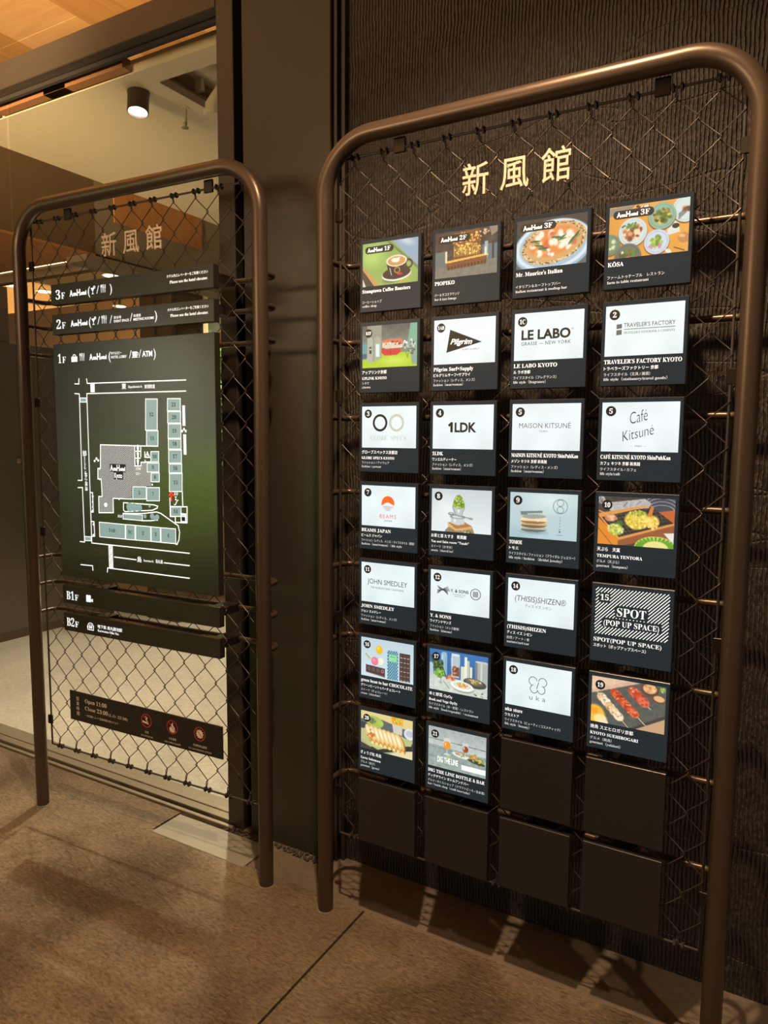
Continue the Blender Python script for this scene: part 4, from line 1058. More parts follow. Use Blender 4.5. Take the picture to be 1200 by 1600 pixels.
def l_sons(I, G, Pk, Wt, t):
    for s in (-1, 1):
        for k in range(4):
            a = .032 + s * 0; x0, x1 = (.020, .052) if s > 0 else (.052, .020)
            G.stroke([(x0 + .002 * k, -.043 - .0035 * k), ((x0 + x1) / 2, -.051 - .001 * k), (x1, -.061 + .0035 * (k - 1))], .0018, .001)
    T(I, 'Y. & SONS', 59, 56, 8, 52, serif=False, lift=.001, bold=.02); T(G, 'TOKYO KANDA MYOJIN', 65, 63, 3, 38, serif=False, lift=.001); T(G, 'KIMONO TAILOR', 71, 68, 3, 26, serif=False, lift=.001)
    G.ring(.131, -.055, .0140, .0020, .001, 36)
    for k in range(3): G.ring(.131, -.055, .0025 + k * .0032, .0015, .001, 4, a0=PI / 4, a1=2 * PI + PI / 4)
def l_shizen(I, G, Pk, Wt, t):
    T(G, '(THISIS)SHIZEN®', 19, 57, 14, 131, serif=False, lift=.001, shear=.12, res=3); T(G, 'ディス イズ シゼン', 46, 72, 8, 68, cjk=True, lift=.001)
def l_uka(I, G, Pk, Wt, t):
    for s in (-1, 1):
        P = []
        for k in range(25):
            a = PI * .5 - s * (-PI * .15) - s * (PI * 1.15) * k / 24
            P.append((.085 + s * .012 + .0125 * math.cos(a) * 1.0, -.042 + .0125 * math.sin(a)))
        G.stroke([(.085 + s * (.011 + .011 * math.cos(q)), -.041 + .0115 * math.sin(q)) for q in np.linspace(-1.2, 3.6 if s > 0 else 3.3, 26)], .0018, .001) if False else None
        G.ring(.085 + s * .0125, -.041, .0105, .0017, .001, 26, a0=(-1.3 if s > 0 else PI * 1.42), a1=(PI * 0.95 if s > 0 else PI * 0.05), ry=.0110)
        G.ring(.085 + s * .0095, -.061, .0095, .0017, .001, 26, a0=(1.4 if s > 0 else PI - 1.4), a1=(-PI * 0.95 if s > 0 else PI * 1.95), ry=.0105)
    G.stroke([(.0875, -.042), (.0845, -.052), (.0825, -.060)], .0017, .001)
    T(G, 'uka', 64, 90, 12, 42, serif=False, lift=.001, space=1.6, bold=-.006, res=3)
def l_spot(I, G, Pk, Wt, t):
    # diagonal hatching, interrupted by the words
    for k in range(36):
        x = -0.108 + k * 0.0079
        segs = []; cur = []
        for j in range(61):
            u = x + .108 * (j / 60) ; v = -.1130 + .108 * (j / 60) * 1.046
            ok = 0.0005 < u < .1695
            if .048 < u < .122 and -.069 < v < -.040: ok = False
            if .018 < u < .153 and -.094 < v < -.073: ok = False
            if .010 < u < .034 and -.034 < v < -.013: ok = False
            if ok: cur.append((u, v))
            elif cur: segs.append(cur); cur = []
        if cur: segs.append(cur)
        for s_ in segs:
            if len(s_) > 1: Wt.stroke([s_[0], s_[-1]], .0017, .0010)
    T(Wt, 'SPOT', 52, 65, 20, 66, lift=.001, res=3); T(Wt, '(POP UP SPACE)', 22, 90, 13, 126, lift=.001, bold=.0); T(Wt, '15', 12, 30, 14, 20, lift=.001)
def l_dig(I, G, Pk, Wt, t): T(Wt, 'DIG THE LINE', 28, 97, 15, 62, serif=False, lift=.001, bold=.02)

D = 'ファッション（レディス、メンズ）'
# (col,row): number, picture kind, artwork, four text lines (text,width), label
PAN = {
 (0, 0): ('', 'p', p_coffee, ('Stumptown Coffee Roasters', 148), None, ('コーヒーショップ', 61), ('coffee shop', 45), '1F', 'lit square panel picturing a coffee cup on a green table'),
 (1, 0): ('', 'p', p_bar, ('PIOPIKO', 56), None, ('バー＆タコスラウンジ', 70), ('bar & taco lounge', 62), '2F', 'lit panel picturing a golden bar counter with bottle shelves'),
 (2, 0): ('', 'p', p_pizza, ("Mr. Maurice's Italian", 115), None, ('イタリアン＆ルーフトップバー', 111), ('italian restaurant & rooftop bar', 127), '3F', 'lit panel picturing a pizza on a pale blue plate'),
 (3, 0): ('', 'p', p_kosa, ('KŌSA', 35), None, ('ファームトゥテーブル　レストラン', 124), ('farm to table restaurant', 91), '3F', 'lit panel picturing many plates of food on an orange table, top right corner'),
 (0, 1): ('B1F', 'p', p_cinema, ('アップリンク京都', 78), ('UPLINK KYOTO', 78), ('シネマ', 22), ('cinema', 27), '', 'lit panel picturing a lobby with yellow-green floor and red counter'),
 (1, 1): ('1AB', 'l', l_pilgrim, ('Pilgrim Surf+Supply', 112), ('ピルグリムサーフ+サプライ', 104), (D, 117), ('fashion（man/woman）', 84), '', 'white lit panel with a black pennant logo'),
 (2, 1): ('1C', 'l', l_lelabo, ('LE LABO KYOTO', 109), ('ル ラボ京都', 43), ('ライフスタイル（フレグランス）', 108), ('life style（fragrance）', 82), '', 'white lit panel numbered 1C with heavy block lettering'),
 (3, 1): ('2', 'l', l_trav, ("TRAVELER'S FACTORY KYOTO", 169), ('トラベラーズファクトリー 京都', 120), ('ライフスタイル（文具 / 雑貨）', 103), ('life style（stationery/travel goods）', 140), '', 'white lit panel numbered 2 with grey lettering beside two squares'),
 (0, 2): ('3', 'l', l_globe, ('グローブスペックス京都店', 114), ('GLOBE SPECS KYOTO', 104), ('ファッション / アイウェア', 88), ('fashion / eyewear', 63), '', 'white lit panel numbered 3 with two rings, one black and one grey'),
 (1, 2): ('4', 'l', l_ldk, ('1LDK', 31), ('ワンエルディーケー', 70), (D, 115), ('fashion（man/woman）', 83), '', 'white lit panel numbered 4 with four bold dark characters'),
 (2, 2): ('5', 'l', l_maison, ('MAISON KITSUNÉ KYOTO ShinPuhKan', 167), ('メゾン キツネ 京都 新風館', 91), ('ファッション（レディス・メンズ）', 118), ('fashion（man/woman）', 84), '', 'white lit panel numbered 5 with one line of thin capital lettering'),
 (3, 2): ('5', 'l', l_cafe, ('CAFÉ KITSUNÉ KYOTO ShinPuhKan', 155), ('カフェ キツネ 京都 新風館', 90), ('ライフスタイル / カフェ', 82), ('life style/café', 46), '', 'white lit panel numbered 5 with slanting handwritten script'),
 (0, 3): ('7', 'l', l_beams, ('BEAMS JAPAN', 95), ('ビームス ジャパン', 67), (D + '/ ライフスタイル（雑貨）', 169), ('fashion（man/woman）/ life style', 130), '', 'white lit panel numbered 7 with an orange sun over a mountain'),
 (1, 3): ('8', 'p', p_ice, ('お茶と酒 たすき　新風館', 102), ('Tea and Sake room “Tasuki”', 110), ('スイーツ（かき氷）', 62), ('sweets（shaved ice）', 65), '', 'lit panel numbered 8 picturing green shaved ice on books'),
 (2, 3): ('9', 'p', p_rings, ('TOMOE', 34), ('トモエ', 25), ('ライフスタイル / ファッション（ブライダル ジュエリー）', 168), ('life style / fashion （Bridal Jewelry）', 137), '', 'lit panel numbered 9 picturing a stack of rings on pale blue'),
 (3, 3): ('10', 'p', p_tempura, ('天ぷら　天寅', 53), ('TEMPURA TENTORA', 104), ('グルメ（天ぷら）', 52), ('gourmet（tempura）', 72), '', 'lit panel numbered 10 picturing fried food in a wooden box'),
 (0, 4): ('11', 'l', l_john, ('JOHN SMEDLEY', 108), ('ジョン スメドレー', 65), (D, 116), ('fashion（man/woman）', 81), '', 'white lit panel numbered 11 with two lines of thin lettering'),
 (1, 4): ('12', 'l', l_sons, ('Y. & SONS', 62), ('ワイアンドサンズ', 63), ('ファッション（メンズ着物）', 86), ('fashion（kimono）', 65), '', 'white lit panel numbered 12 with a crossed emblem and a round crest'),
 (2, 4): ('14', 'l', l_shizen, ('(THISIS)SHIZEN', 102), ('ディス イズ シゼン', 67), ('自然 / アート / 食', 60), ('nature/art/eat', 59), '', 'white lit panel numbered 14 with lettering starting in brackets'),
 (3, 4): ('', 's', l_spot, ('SPOT(POP UP SPACE)', 155), None, None, None, '', 'black lit panel numbered 15 with white diagonal hatching'),
 (0, 5): ('16', 'p', p_choc, ('green bean to bar CHOCOLATE', 168), ('グリーンビーントゥバーチョコレート', 130), ('スイーツ（チョコレート）', 87), ('sweets（chocolate）', 65), '', 'lit panel numbered 16 picturing chocolate bars and macarons'),
 (1, 5): ('17', 'p', p_oyoy, ('本と野菜 OyOy', 70), ('Book and Vege OyOy', 85), ('ライフスタイル（本・野菜）/ レストラン', 132), ('life style（book/vegetable）/ restaurant', 146), '', 'lit panel numbered 17 picturing vegetables and jars against blue'),
 (2, 5): ('18', 'l', l_uka, ('uka store', 47), ('ウカストア', 38), ('ライフスタイル（ビューティ / コスメティック）', 146), ('life style（beauty）', 66), '', 'white lit panel numbered 18 with a butterfly-like line mark'),
 (3, 5): ('19', 'p', p_yaki, ('焼鳥 スエヒロガリ京都', 101), ('KYOTO SUEHIROGARI', 113), ('グルメ（焼鳥）', 52), ('gourmet（yakitori）', 73), '', 'lit panel numbered 19 picturing grilled skewers on slate'),
 (0, 6): ('20', 'p', p_gyoza, ('ぎょうざ処 亮昌', 69), ('Gyoza Sukemasa', 67), ('グルメ（餃子）', 48), ('gourmet（gyoza）', 63), '', 'lit panel numbered 20 picturing fried dumplings on a green dish'),
 (1, 6): ('21', 'p', p_dig, ('DIG THE LINE BOTTLE & BAR', 168), ('ディグザライン ボトルアンドバー', 122), ('グルメ / ボトルショップ（クラフトビール / 日本酒）', 168), ('bar / bottle shop（craft beer/sake）', 126), '', 'lit panel numbered 21 picturing two glasses of drink and plates'),
}
BLANK = {(2, 6): 'blank black panel directly below the white panel numbered 18', (3, 6): 'blank black panel directly below the skewer panel numbered 19',
         (0, 7): 'blank black panel in the bottom row, below the dumpling panel numbered 20', (1, 7): 'blank black panel in the bottom row, below the drinks panel numbered 21',
         (2, 7): 'blank black panel in the bottom row, third from the left', (3, 7): 'blank black panel in the bottom right corner of the grid'}
for (c, r) in list(PAN) + list(BLANK):
    lit = (c, r) in PAN
    z1 = 1.974 - r * PZ
    t = empty('directory_panel', (-1.071 + c * PX, BIGY, z1), label=(PAN if lit else BLANK)[(c, r)][-1] if lit else BLANK[(c, r)], category='sign panel',
              group='backlit shop panels' if lit else 'blank panels')
    MB().box(-.009, .1785, 0.0, .0185, -.1815, .0105, .0012).build('panel_box', M['box'], t)
    if lit: MB().flat([(-.0075, -.180), (.177, -.180), (.177, .009), (-.0075, .009)], .0003).build('haze_glow_face', M['hazy_face'], t)  # black face carrying the bluish haze as emission
    MB().box(.055, .115, .0202, .098, -.055, -.005, .001).build('bracket', M['black_steel'], t)
    if not lit: continue
    num, kind, art, l1, l2, l3, l4, fl, _ = PAN[(c, r)]
    Wt, Sm, I, G, Pk = MB(), MB(), MB(), MB(), MB()
    if kind == 'p':
        link('photo_print', art().mesh(), M['photo'], t)
        if art is p_dig: l_dig(I, G, Pk, Wt, t)
    elif kind == 'l':
        MB().flat([(0, -.1133), (.170, -.1133), (.170, 0), (0, 0)], .0006).build('white_print', M['opal'], t)
        art(I, G, Pk, Wt, t)
    else:
        art(I, G, Pk, Wt, t)
    if fl:
        P = [(.017, -.0090)] + [(.087 + .0095 * math.cos(a), -.0180 + .0095 * math.sin(a)) for a in np.linspace(PI / 2, -PI / 2, 9)] + [(.0175 + .0095 * math.cos(a), -.0180 + .0095 * math.sin(a)) for a in np.linspace(-PI / 2, -3 * PI / 2, 9)]
        I.flat(P, .0010)
        ace(Wt, 16, 23.5, 10.5, 46); T(Wt, fl, 68, 23.5, 11, 19, res=2)
    if num:
        Bd = MB(); badge(Bd, Wt, num); Bd.build('number_disc', M['ink'], t)
    if Wt.v: Wt.build('art_lettering', M['white_light'], t)
    for k, ln in enumerate((l1, l2, l3, l4)):
        if not ln: continue
        s_, wd = ln
        L = MB()
        if s_.startswith('SPOT'): T(L, s_, 0, 131, 9.5, wd)
        elif k == 0: T(L, s_, 0, 130.5, 9.2, wd, cjk=is_cjk(s_), bold=.004)
        elif k == 1: T(L, s_, 0, 145.3, 8.0 if is_cjk(s_) else 7.2, wd, cjk=is_cjk(s_), bold=.002)
        elif k == 2: T(L, s_, 0, 158.6, 7.2, wd, cjk=True)
        else: T(L, s_, 0, 168.6, 6.2, wd)
        L.build('name_line' if k == 0 else 'text_line', M['white_light'] if k < 2 else M['soft_light'], t)
    if kind == 's':
        L = MB(); T(L, 'スポット（ポップアップスペース）', 0, 145.5, 8.0, 121, cjk=True); L.build('text_line', M['white_light'], t)
    if I.v: I.build('dark_print', M['ink'], t)
    if G.v: G.build('grey_print', M['grey_ink'], t)
    if Pk.v: Pk.build('pale_print', M['pale_ink'], t)

# ---------------------------------------------------------------- boards of the left frame
def board(name, z1, h, wd, u0, label, depth=.026, m='board', brk=()):
    p = SP0 + ds * u0
    t = empty(name, (p.x, p.y, z1), RZS, label=label, category='sign board')
    MB().box(0, wd, 0, depth, -h, 0, .0012).build('board_body', M[m], t)
    for u, v in brk:
        MB().box(u - .03, u + .03, depth + .0002, .099, -v - .014, -v + .014, .001).build('bracket', M['black_steel'], t)
    return t
def cocktail(W, u, v, h):
    a = h / 26
    W.poly([(u, v + 20 * a), (u + 18 * a, v + 20 * a), (u + 10 * a, v + 9 * a), (u + 10 * a, v + 2.5 * a), (u + 14 * a, v + 1.2 * a), (u + 14 * a, v), (u + 4 * a, v), (u + 4 * a, v + 1.2 * a), (u + 8 * a, v + 2.5 * a), (u + 8 * a, v + 9 * a)], .0014)
    W.ring(u + 17 * a, v + 21.5 * a, 3.6 * a, 2.0 * a, .0014, 14)
def cutlery(W, u, v, h):
    a = h / 26
    W.disc(u + 3 * a, v + 21 * a, 2.9 * a, .0014, 4.6 * a, 12); W.flat([(u + 2.1 * a, v), (u + 3.9 * a, v), (u + 3.9 * a, v + 20 * a), (u + 2.1 * a, v + 20 * a)], .0014)
    for k in range(3): W.flat([(u + (9 + 2.1 * k) * a, v + 16 * a), (u + (10.2 + 2.1 * k) * a, v + 16 * a), (u + (10.2 + 2.1 * k) * a, v + 26 * a), (u + (9 + 2.1 * k) * a, v + 26 * a)], .0014)
    W.poly([(u + 9 * a, v + 18 * a), (u + 14.4 * a, v + 18 * a), (u + 13 * a, v + 13 * a), (u + 12.6 * a, v), (u + 10.8 * a, v), (u + 10.4 * a, v + 13 * a)], .0014)
    W.poly([(u + 19 * a, v), (u + 21 * a, v), (u + 21 * a, v + 12 * a), (u + 22.5 * a, v + 13 * a), (u + 22.5 * a, v + 26 * a), (u + 20 * a, v + 24 * a), (u + 19 * a, v + 14 * a)], .0014)
def Mm(W, s, u, v, cap, w_=None, **k): T(W, s, u, v, cap, w_, lift=k.pop('lift', .0014), **k)
def floor_no(W, n, u, v):
    Mm(W, n, u, v, 31, {'1': 17, '3': 23, '2': 23}.get(n, 40), bold=.0, res=4); Mm(W, 'F', u + (29 if len(n) == 1 else 45) - (6 if n == '1' else 0), v, 22, 18, bold=.0, res=3)
def elevator(W):
    Mm(W, 'ホテル内エレベーターをご利用ください', 554, 27, 9, 171, cjk=True, bold=.006); Mm(W, 'Please use the hotel elevator.', 566, 45.5, 9, 158, bold=.012)
b3 = board('floor_board', 1.983, .0715, .746, 0, 'top dark board of the left frame, lettered 3F', brk=((.15, .038), (.72, .038)))
W = MB(); floor_no(W, '3', 26, 53); ace(W, 98, 48, 20, 84); Mm(W, '(', 190, 50, 27, 10, serif=False); cocktail(W, .204, -.049, .027); Mm(W, '/', 232, 49, 26, 12, serif=False, bold=-.01)
cutlery(W, .252, -.048, .027); Mm(W, ')', 296, 50, 27, 10, serif=False); elevator(W); W.build('lettering', M['white_light'], b3)
b2 = board('floor_board', 1.878, .070, .746, 0, 'dark board lettered 2F, second from the top of the left frame', brk=((.15, .028), (.72, .028)))
W = MB(); floor_no(W, '2', 24, 50.5); ace(W, 98, 46, 20, 84); Mm(W, '(', 190, 48, 27, 10, serif=False); cocktail(W, .203, -.047, .027); Mm(W, '/', 232, 47, 26, 12, serif=False, bold=-.01)
cutlery(W, .252, -.046, .027); Mm(W, '/', 291, 47, 26, 12, serif=False, bold=-.01); Mm(W, '宴会場', 311, 34.5, 9, 34, cjk=True); Mm(W, 'EVENT SPACE', 311, 46, 8, 70, serif=False, bold=.01)
Mm(W, '/', 386, 47, 26, 12, serif=False, bold=-.01); Mm(W, '会議室', 402, 34.5, 9, 34, cjk=True); Mm(W, 'MEETING ROOMS', 402, 46, 8, 92, serif=False, bold=.01); Mm(W, ')', 498, 48, 27, 10, serif=False)
elevator(W); W.build('lettering', M['white_light'], b2)
b1 = board('floor_board', .898, .068, .746, 0, 'narrow dark board lettered B1F, directly below the map board', brk=((.15, .018), (.72, .018)))
W = MB(); floor_no(W, 'B1', 21, 52)
W.flat([(.126, -.050), (.150, -.050), (.150, -.035), (.126, -.035)], .0014); W.disc(.132, -.030, .0062, .0014); W.disc(.144, -.030, .0062, .0014); W.poly([(.151, -.040), (.160, -.036), (.160, -.049), (.151, -.045)], .0014)
W.build('lettering', M['white_light'], b1)
bb = board('floor_board', .794, .068, .746, 0, 'dark board lettered B2F with a train sign, lowest of the lit boards', brk=((.15, .022), (.72, .022)))
W = MB(); floor_no(W, 'B2', 17, 49)
W.stroke([(.129, -.049), (.129, -.036)] + [(.1435 + .0145 * math.cos(a), -.036 + .0125 * math.sin(a)) for a in np.linspace(PI, 0, 12)] + [(.158, -.036), (.158, -.049), (.129, -.049)], .0025, .0014)
W.flat([(.136, -.042), (.151, -.042), (.151, -.030), (.136, -.030)], .0014); W.stroke([(.137, -.047), (.140, -.042)], .002, .0014); W.stroke([(.150, -.047), (.147, -.042)], .002, .0014)
Mm(W, '地下鉄 烏丸御池駅', 180, 37, 12, 124, cjk=True, bold=.01); Mm(W, 'Karasuma Oike Sta.', 180, 50, 8.5, 108, bold=.012)
W.build('lettering', M['white_light'], bb)
WN = MB(); WN.flat([(.1385, -.0355), (.1485, -.0355), (.1485, -.0315), (.1385, -.0315)], .0018); WN.build('dark_print', M['ink'], bb)

# opening hours board, matt, printed
hb = board('hours_board', .497, .1135, .736, .015, 'matt dark board with opening hours and three prohibition signs, lowest on the left frame', .005, 'matte_board')
W = MB()
for k, ch in enumerate('営業時間'): Mm(W, ch, 37, 34 + k * 19, 14, 14, cjk=True, lift=.0006)
W.build('heading', M['beige'], hb); W = MB()
Mm(W, 'Open 11:00', 83, 36, 15, 113, lift=.0006, res=3); W.build('open_line', M['beige'], hb); W = MB(); Mm(W, 'Close 23:00', 82, 64, 15, 120, lift=.0006, res=3); Mm(W, '(L.O. 22:30)', 206, 64, 9.5, 95, lift=.0006)
W.build('close_line', M['beige'], hb); W = MB(); Mm(W, '一部店舗によって営業時間が異なります', 82, 88, 8, 172, cjk=True, lift=.0006); W.build('note_line', M['beige'], hb)
for cx, ja, en in ((.394, '禁煙', 'NO SMOKING'), (.515, '火気厳禁', 'NO OPEN FLAME'), (.638, '危険物持込厳禁', 'NO DANGEROUS GOODS')):
    W = MB(); Mm(W, ja, cx * 1000, 91, 8, len(ja) * 8.6, cjk=True, align='c', lift=.0006); Mm(W, en, cx * 1000, 104, 5.5, len(en) * 5.6, serif=False, align='c', lift=.0006); W.build('sign_caption', M['beige'], hb)
W = MB()
W.flat([(.374, -.046), (.404, -.050), (.404, -.057), (.374, -.053)], .0006); W.stroke([(.400, -.047), (.392, -.040), (.398, -.035), (.388, -.029)], .0035, .0006); W.build('cigarette_figure', M['beige'], hb); W = MB()
W.poly([(.515, -.064), (.504, -.060), (.501, -.050), (.506, -.043), (.509, -.047), (.510, -.036), (.518, -.026), (.518, -.036), (.526, -.045), (.528, -.055), (.523, -.062)], .0006); W.build('flame_figure', M['beige'], hb); W = MB()
P = []
for k in range(24):
    rr = .0175 if k % 2 == 0 else .0125; a = 2 * PI * k / 24; P.append((.638 + rr * math.cos(a), -.044 + rr * math.sin(a)))
W.poly(P, .0006)
W.build('burst_figure', M['beige'], hb)
Rd = MB()
for cx in (.394, .515, .638):
    Rd.ring(cx, -.044, .0235, .0026, .0010, 36); Rd.stroke([(cx - .0166, -.0274), (cx + .0166, -.0606)], .0026, .0010)
Rd.build('prohibition_ring', M['red'], hb, label='red circles with diagonal bars')

# floor plan board
MAP = {'lines': [[(129.3, 124.1), (128.3, 143.2), (106.1, 142.6)], [(167.9, 125.3), (170.6, 142.8), (626.7, 144.2)], [(104.3, 176.3), (128.6, 178.4), (126.3, 484.3), (104.6, 485.0)], [(625.7, 179.4), (166.6, 178.1), (165.1, 708.1), (626.2, 708.2)], [(103.2, 511.0), (127.2, 510.1), (128.0, 707.2), (103.2, 707.4)], [(275.4, 749.6), (383.4, 750.6)], [(510.3, 749.6), (625.1, 749.6)], [(102.5, 792.2), (164.7, 790.9), (166.0, 809.2)], [(239.1, 808.6), (241.3, 791.8), (623.9, 791.8)], [(222.1, 438.0), (226.1, 356.3), (391.0, 357.8), (497.7, 357.9)], [(222.1, 438.0), (209.1, 439.8), (207.3, 476.5), (223.9, 475.9), (226.0, 537.8), (208.6, 538.6), (207.2, 596.6), (279.0, 592.6), (279.8, 542.0), (371.4, 540.3)], [(599.6, 505.1), (600.7, 553.5)], [(544.7, 527.5), (544.6, 590.1), (566.9, 589.8), (566.3, 609.0), (617.9, 607.3), (619.4, 554.4), (545.6, 557.2)], [(167.0, 526.6), (178.0, 526.1), (178.1, 595.6), (167.1, 596.2)], [(166.1, 629.9), (180.1, 630.1), (181.1, 682.4), (166.4, 683.5)], [(391.0, 357.8), (389.6, 426.2), (417.8, 425.5), (418.2, 413.3), (443.5, 412.7)], [(393.6, 376.3), (417.0, 375.9)], [(392.6, 399.7), (416.1, 399.2)], [(419.0, 359.9), (417.6, 396.3)], [(436.9, 376.6), (436.2, 395.9), (462.5, 395.4)], [(437.2, 404.6), (436.9, 411.4), (463.3, 410.8)], [(329.6, 554.7), (471.2, 555.2), (489.4, 559.1), (487.2, 565.1), (463.9, 574.1), (335.2, 585.5), (328.5, 579.9), (329.6, 554.7)], [(324.5, 592.6), (420.2, 587.3), (483.5, 578.9), (502.9, 582.7), (578.6, 619.3), (584.3, 640.6), (580.3, 667.4), (571.6, 682.5), (565.3, 682.1)], [(412.6, 612.5), (456.0, 609.9), (489.1, 605.5)]], 'hatch': [(226.1, 356.3), (391.0, 357.8), (389.6, 426.2), (417.8, 425.5), (418.2, 413.3), (443.5, 412.7), (445.6, 445.2), (462.0, 446.2), (462.3, 493.2), (373.1, 498.1), (371.5, 537.8), (279.8, 542.0), (279.0, 592.6), (207.2, 596.6), (208.6, 538.6), (226.0, 537.8), (223.9, 475.9), (207.3, 476.5), (209.1, 439.8), (222.1, 438.0)], 'blocks': [('12', [(446.8, 201.5), (499.9, 202.5), (496.3, 305.1), (442.9, 305.2)]), ('11', [(447.4, 307.1), (499.5, 307.0), (497.7, 357.4), (445.5, 358.1)]), ('21', [(544.4, 201.8), (600.5, 202.8), (599.3, 242.6), (543.1, 242.0)]), ('20', [(544.3, 244.4), (600.5, 244.9), (599.4, 282.0), (543.1, 281.9)]), ('19', [(544.9, 284.3), (600.6, 284.4), (599.2, 331.0), (543.4, 331.4)]), ('18', [(544.5, 333.7), (599.7, 333.3), (598.8, 366.0), (543.5, 366.8)]), ('17', [(544.6, 370.1), (600.5, 369.3), (599.3, 411.6), (543.3, 412.9)]), ('16', [(545.1, 415.7), (600.4, 414.4), (599.6, 443.6), (544.1, 445.2)]), ('15', [(545.3, 447.6), (601.4, 445.9), (599.6, 505.1), (543.4, 507.4)]), ('10', [(464.5, 376.1), (500.3, 375.6), (499.1, 410.0), (463.3, 410.8)]), ('9', [(446.7, 415.1), (500.3, 413.9), (499.2, 443.6), (445.6, 445.2)]), ('8', [(463.3, 447.6), (500.4, 446.5), (499.4, 476.4), (462.2, 477.7)]), ('5', [(376.5, 498.0), (439.0, 495.6), (437.5, 537.2), (374.8, 540.1)]), ('7', [(441.6, 497.9), (499.4, 495.7), (497.9, 540.3), (439.9, 543.0)]), ('14', [(546.9, 558.1), (593.1, 555.8), (592.2, 587.3), (545.9, 590.0)]), ('1AB', [(207.1, 630.0), (334.7, 630.8), (332.5, 681.9), (206.7, 682.7)]), ('1C', [(338.1, 630.6), (381.4, 630.3), (379.4, 681.5), (336.0, 682.2)]), ('2', [(384.8, 630.6), (454.0, 630.7), (453.5, 680.6), (382.8, 681.8)]), ('3', [(456.6, 631.0), (498.0, 630.8), (497.6, 680.8), (456.1, 680.9)]), ('4', [(501.3, 631.1), (566.9, 630.7), (566.6, 680.5), (500.9, 681.0)]), ('', [(325.8, 593.6), (418.0, 592.4), (417.3, 612.2), (325.1, 611.7)]), ('', [(131.5, 192.5), (164.4, 193.1), (163.6, 207.6), (130.7, 207.1)]), ('', [(129.1, 687.1), (162.6, 685.8), (161.8, 700.5), (129.8, 701.8)])], 'stripes': [([(186.4, 144.7), (206.4, 174.0)], 9, 'v'), ([(248.7, 709.5), (270.1, 790.2)], 16, 'h'), ([(607.9, 225.1), (619.5, 290.9)], 16, 'h'), ([(609.5, 317.8), (621.7, 383.9)], 16, 'h')], 'blobs': [((360.0, 568.2), 26), ((380.5, 568.6), 24), ((404.2, 568.4), 22), ((452.6, 560.0), 9), ((429.9, 596.6), 12), ((463.2, 594.7), 16), ((486.2, 595.9), 15), ((477.5, 599.8), 14)], 'wdots': [((194.5, 413.3), 5), ((204.3, 405.5), 6), ((212.7, 411.4), 5), ((178.7, 539.9), 5), ((176.1, 591.6), 5), ((178.1, 639.6), 5), ((176.2, 678.6), 5), ((242.5, 566.6), 9), ((605.4, 307.6), 5), ((620.8, 307.6), 5), ((613.6, 301.5), 5), ((176.3, 559.6), 3), ((176.1, 577.6), 3), ((309.2, 543.2), 4), ((218.4, 440.6), 3), ((216.6, 478.7), 3), ((279.5, 579.9), 3), ((467.1, 487.2), 4)], 'texts': [('東', (348.5, 158.7), 16, 17, 0), ('Higashinotoin St.', (401.5, 160.0), 50, 7, 0), ('東洞院通', (467.1, 161.7), 36, 11, 0), ('烏', (397.1, 749.4), 16, 17, 0), ('Karasuma St.', (440.9, 749.7), 36, 7, 0), ('烏丸通', (489.4, 748.4), 25, 11, 0), ('姉', (144.7, 388.8), 15, 17, 0), ('Aneyakoji St.', (144.9, 427.2), 40, 7, 90), ('姉小路通', (146.8, 488.8), 36, 11, 90), ('Ace Hotel', (307.0, 435.7), 58, 20, 0), ('Kyoto', (309.3, 462.1), 34, 19, 0), ('ATM', (404.0, 435.6), 18, 8, 0), ('ロビー', (403.3, 452.8), 17, 8, 0), ('B1F', (311.5, 603.4), 17, 8, 0), ('B1F', (573.0, 514.3), 14, 8, 0)], 'arrow': (551.8, 522.4), 'bag': (602.7, 592.5), 'esc': (570.9, 540.6), 'wc': (449.0, 387.0), 'men': [(405.3, 367.3), (404.6, 386.8), (403.6, 411.2)]}
mb_ = board('map_board', 1.775, .841, .746, 0, 'large dark board with a glowing white floor plan of the ground floor', brk=((.15, .027), (.60, .027), (.15, .79), (.60, .79)))
MV = lambda p: (p[0] / 1000, -p[1] / 1000)
W, TB, DK = MB(), MB(), MB()
for l in MAP['lines']: W.stroke([MV(p) for p in l], .0036, .0012)
hp = [MV(p) for p in MAP['hatch']]
def inside(x, y, P):
    c = False
    for (x1, y1), (x2, y2) in zip(P, P[1:] + P[:1]):
        if (y1 > y) != (y2 > y) and x < (x2 - x1) * (y - y1) / (y2 - y1) + x1: c = not c
    return c
hx0, hx1 = min(p[0] for p in hp), max(p[0] for p in hp); hz0, hz1 = min(p[1] for p in hp), max(p[1] for p in hp)
HT = MB()
k = hx0 - (hz1 - hz0)
while k < hx1 + (hz1 - hz0):
    cur = []
    for j in range(131):
        x = k + (hz1 - hz0) * j / 130; z = hz1 - (hz1 - hz0) * j / 130
        if inside(x, z, hp): cur.append((x, z))
        else:
            if len(cur) > 1: HT.stroke([cur[0], cur[-1]], .0021, .0010)
            cur = []
    if len(cur) > 1: HT.stroke([cur[0], cur[-1]], .0021, .0010)
    k += .0076
HT.build('hatching', M['soft_light'], mb_)
NUM = MB()
for n, q in MAP['blocks']:
    q = [MV(p) for p in q]
    MB().flat(q, .0010).build('store_block', M['teal'], mb_)
    W.stroke(q + [q[0]], .0026, .0013)
    cx = sum(p[0] for p in q) / 4; cz = sum(p[1] for p in q) / 4
    if n:
        NUM = MB(); put_text(NUM, n, cx, cz - .005, .012, None, .0020, 'c', bold=.01, res=2); NUM.build('unit_number', M['ink'], mb_)
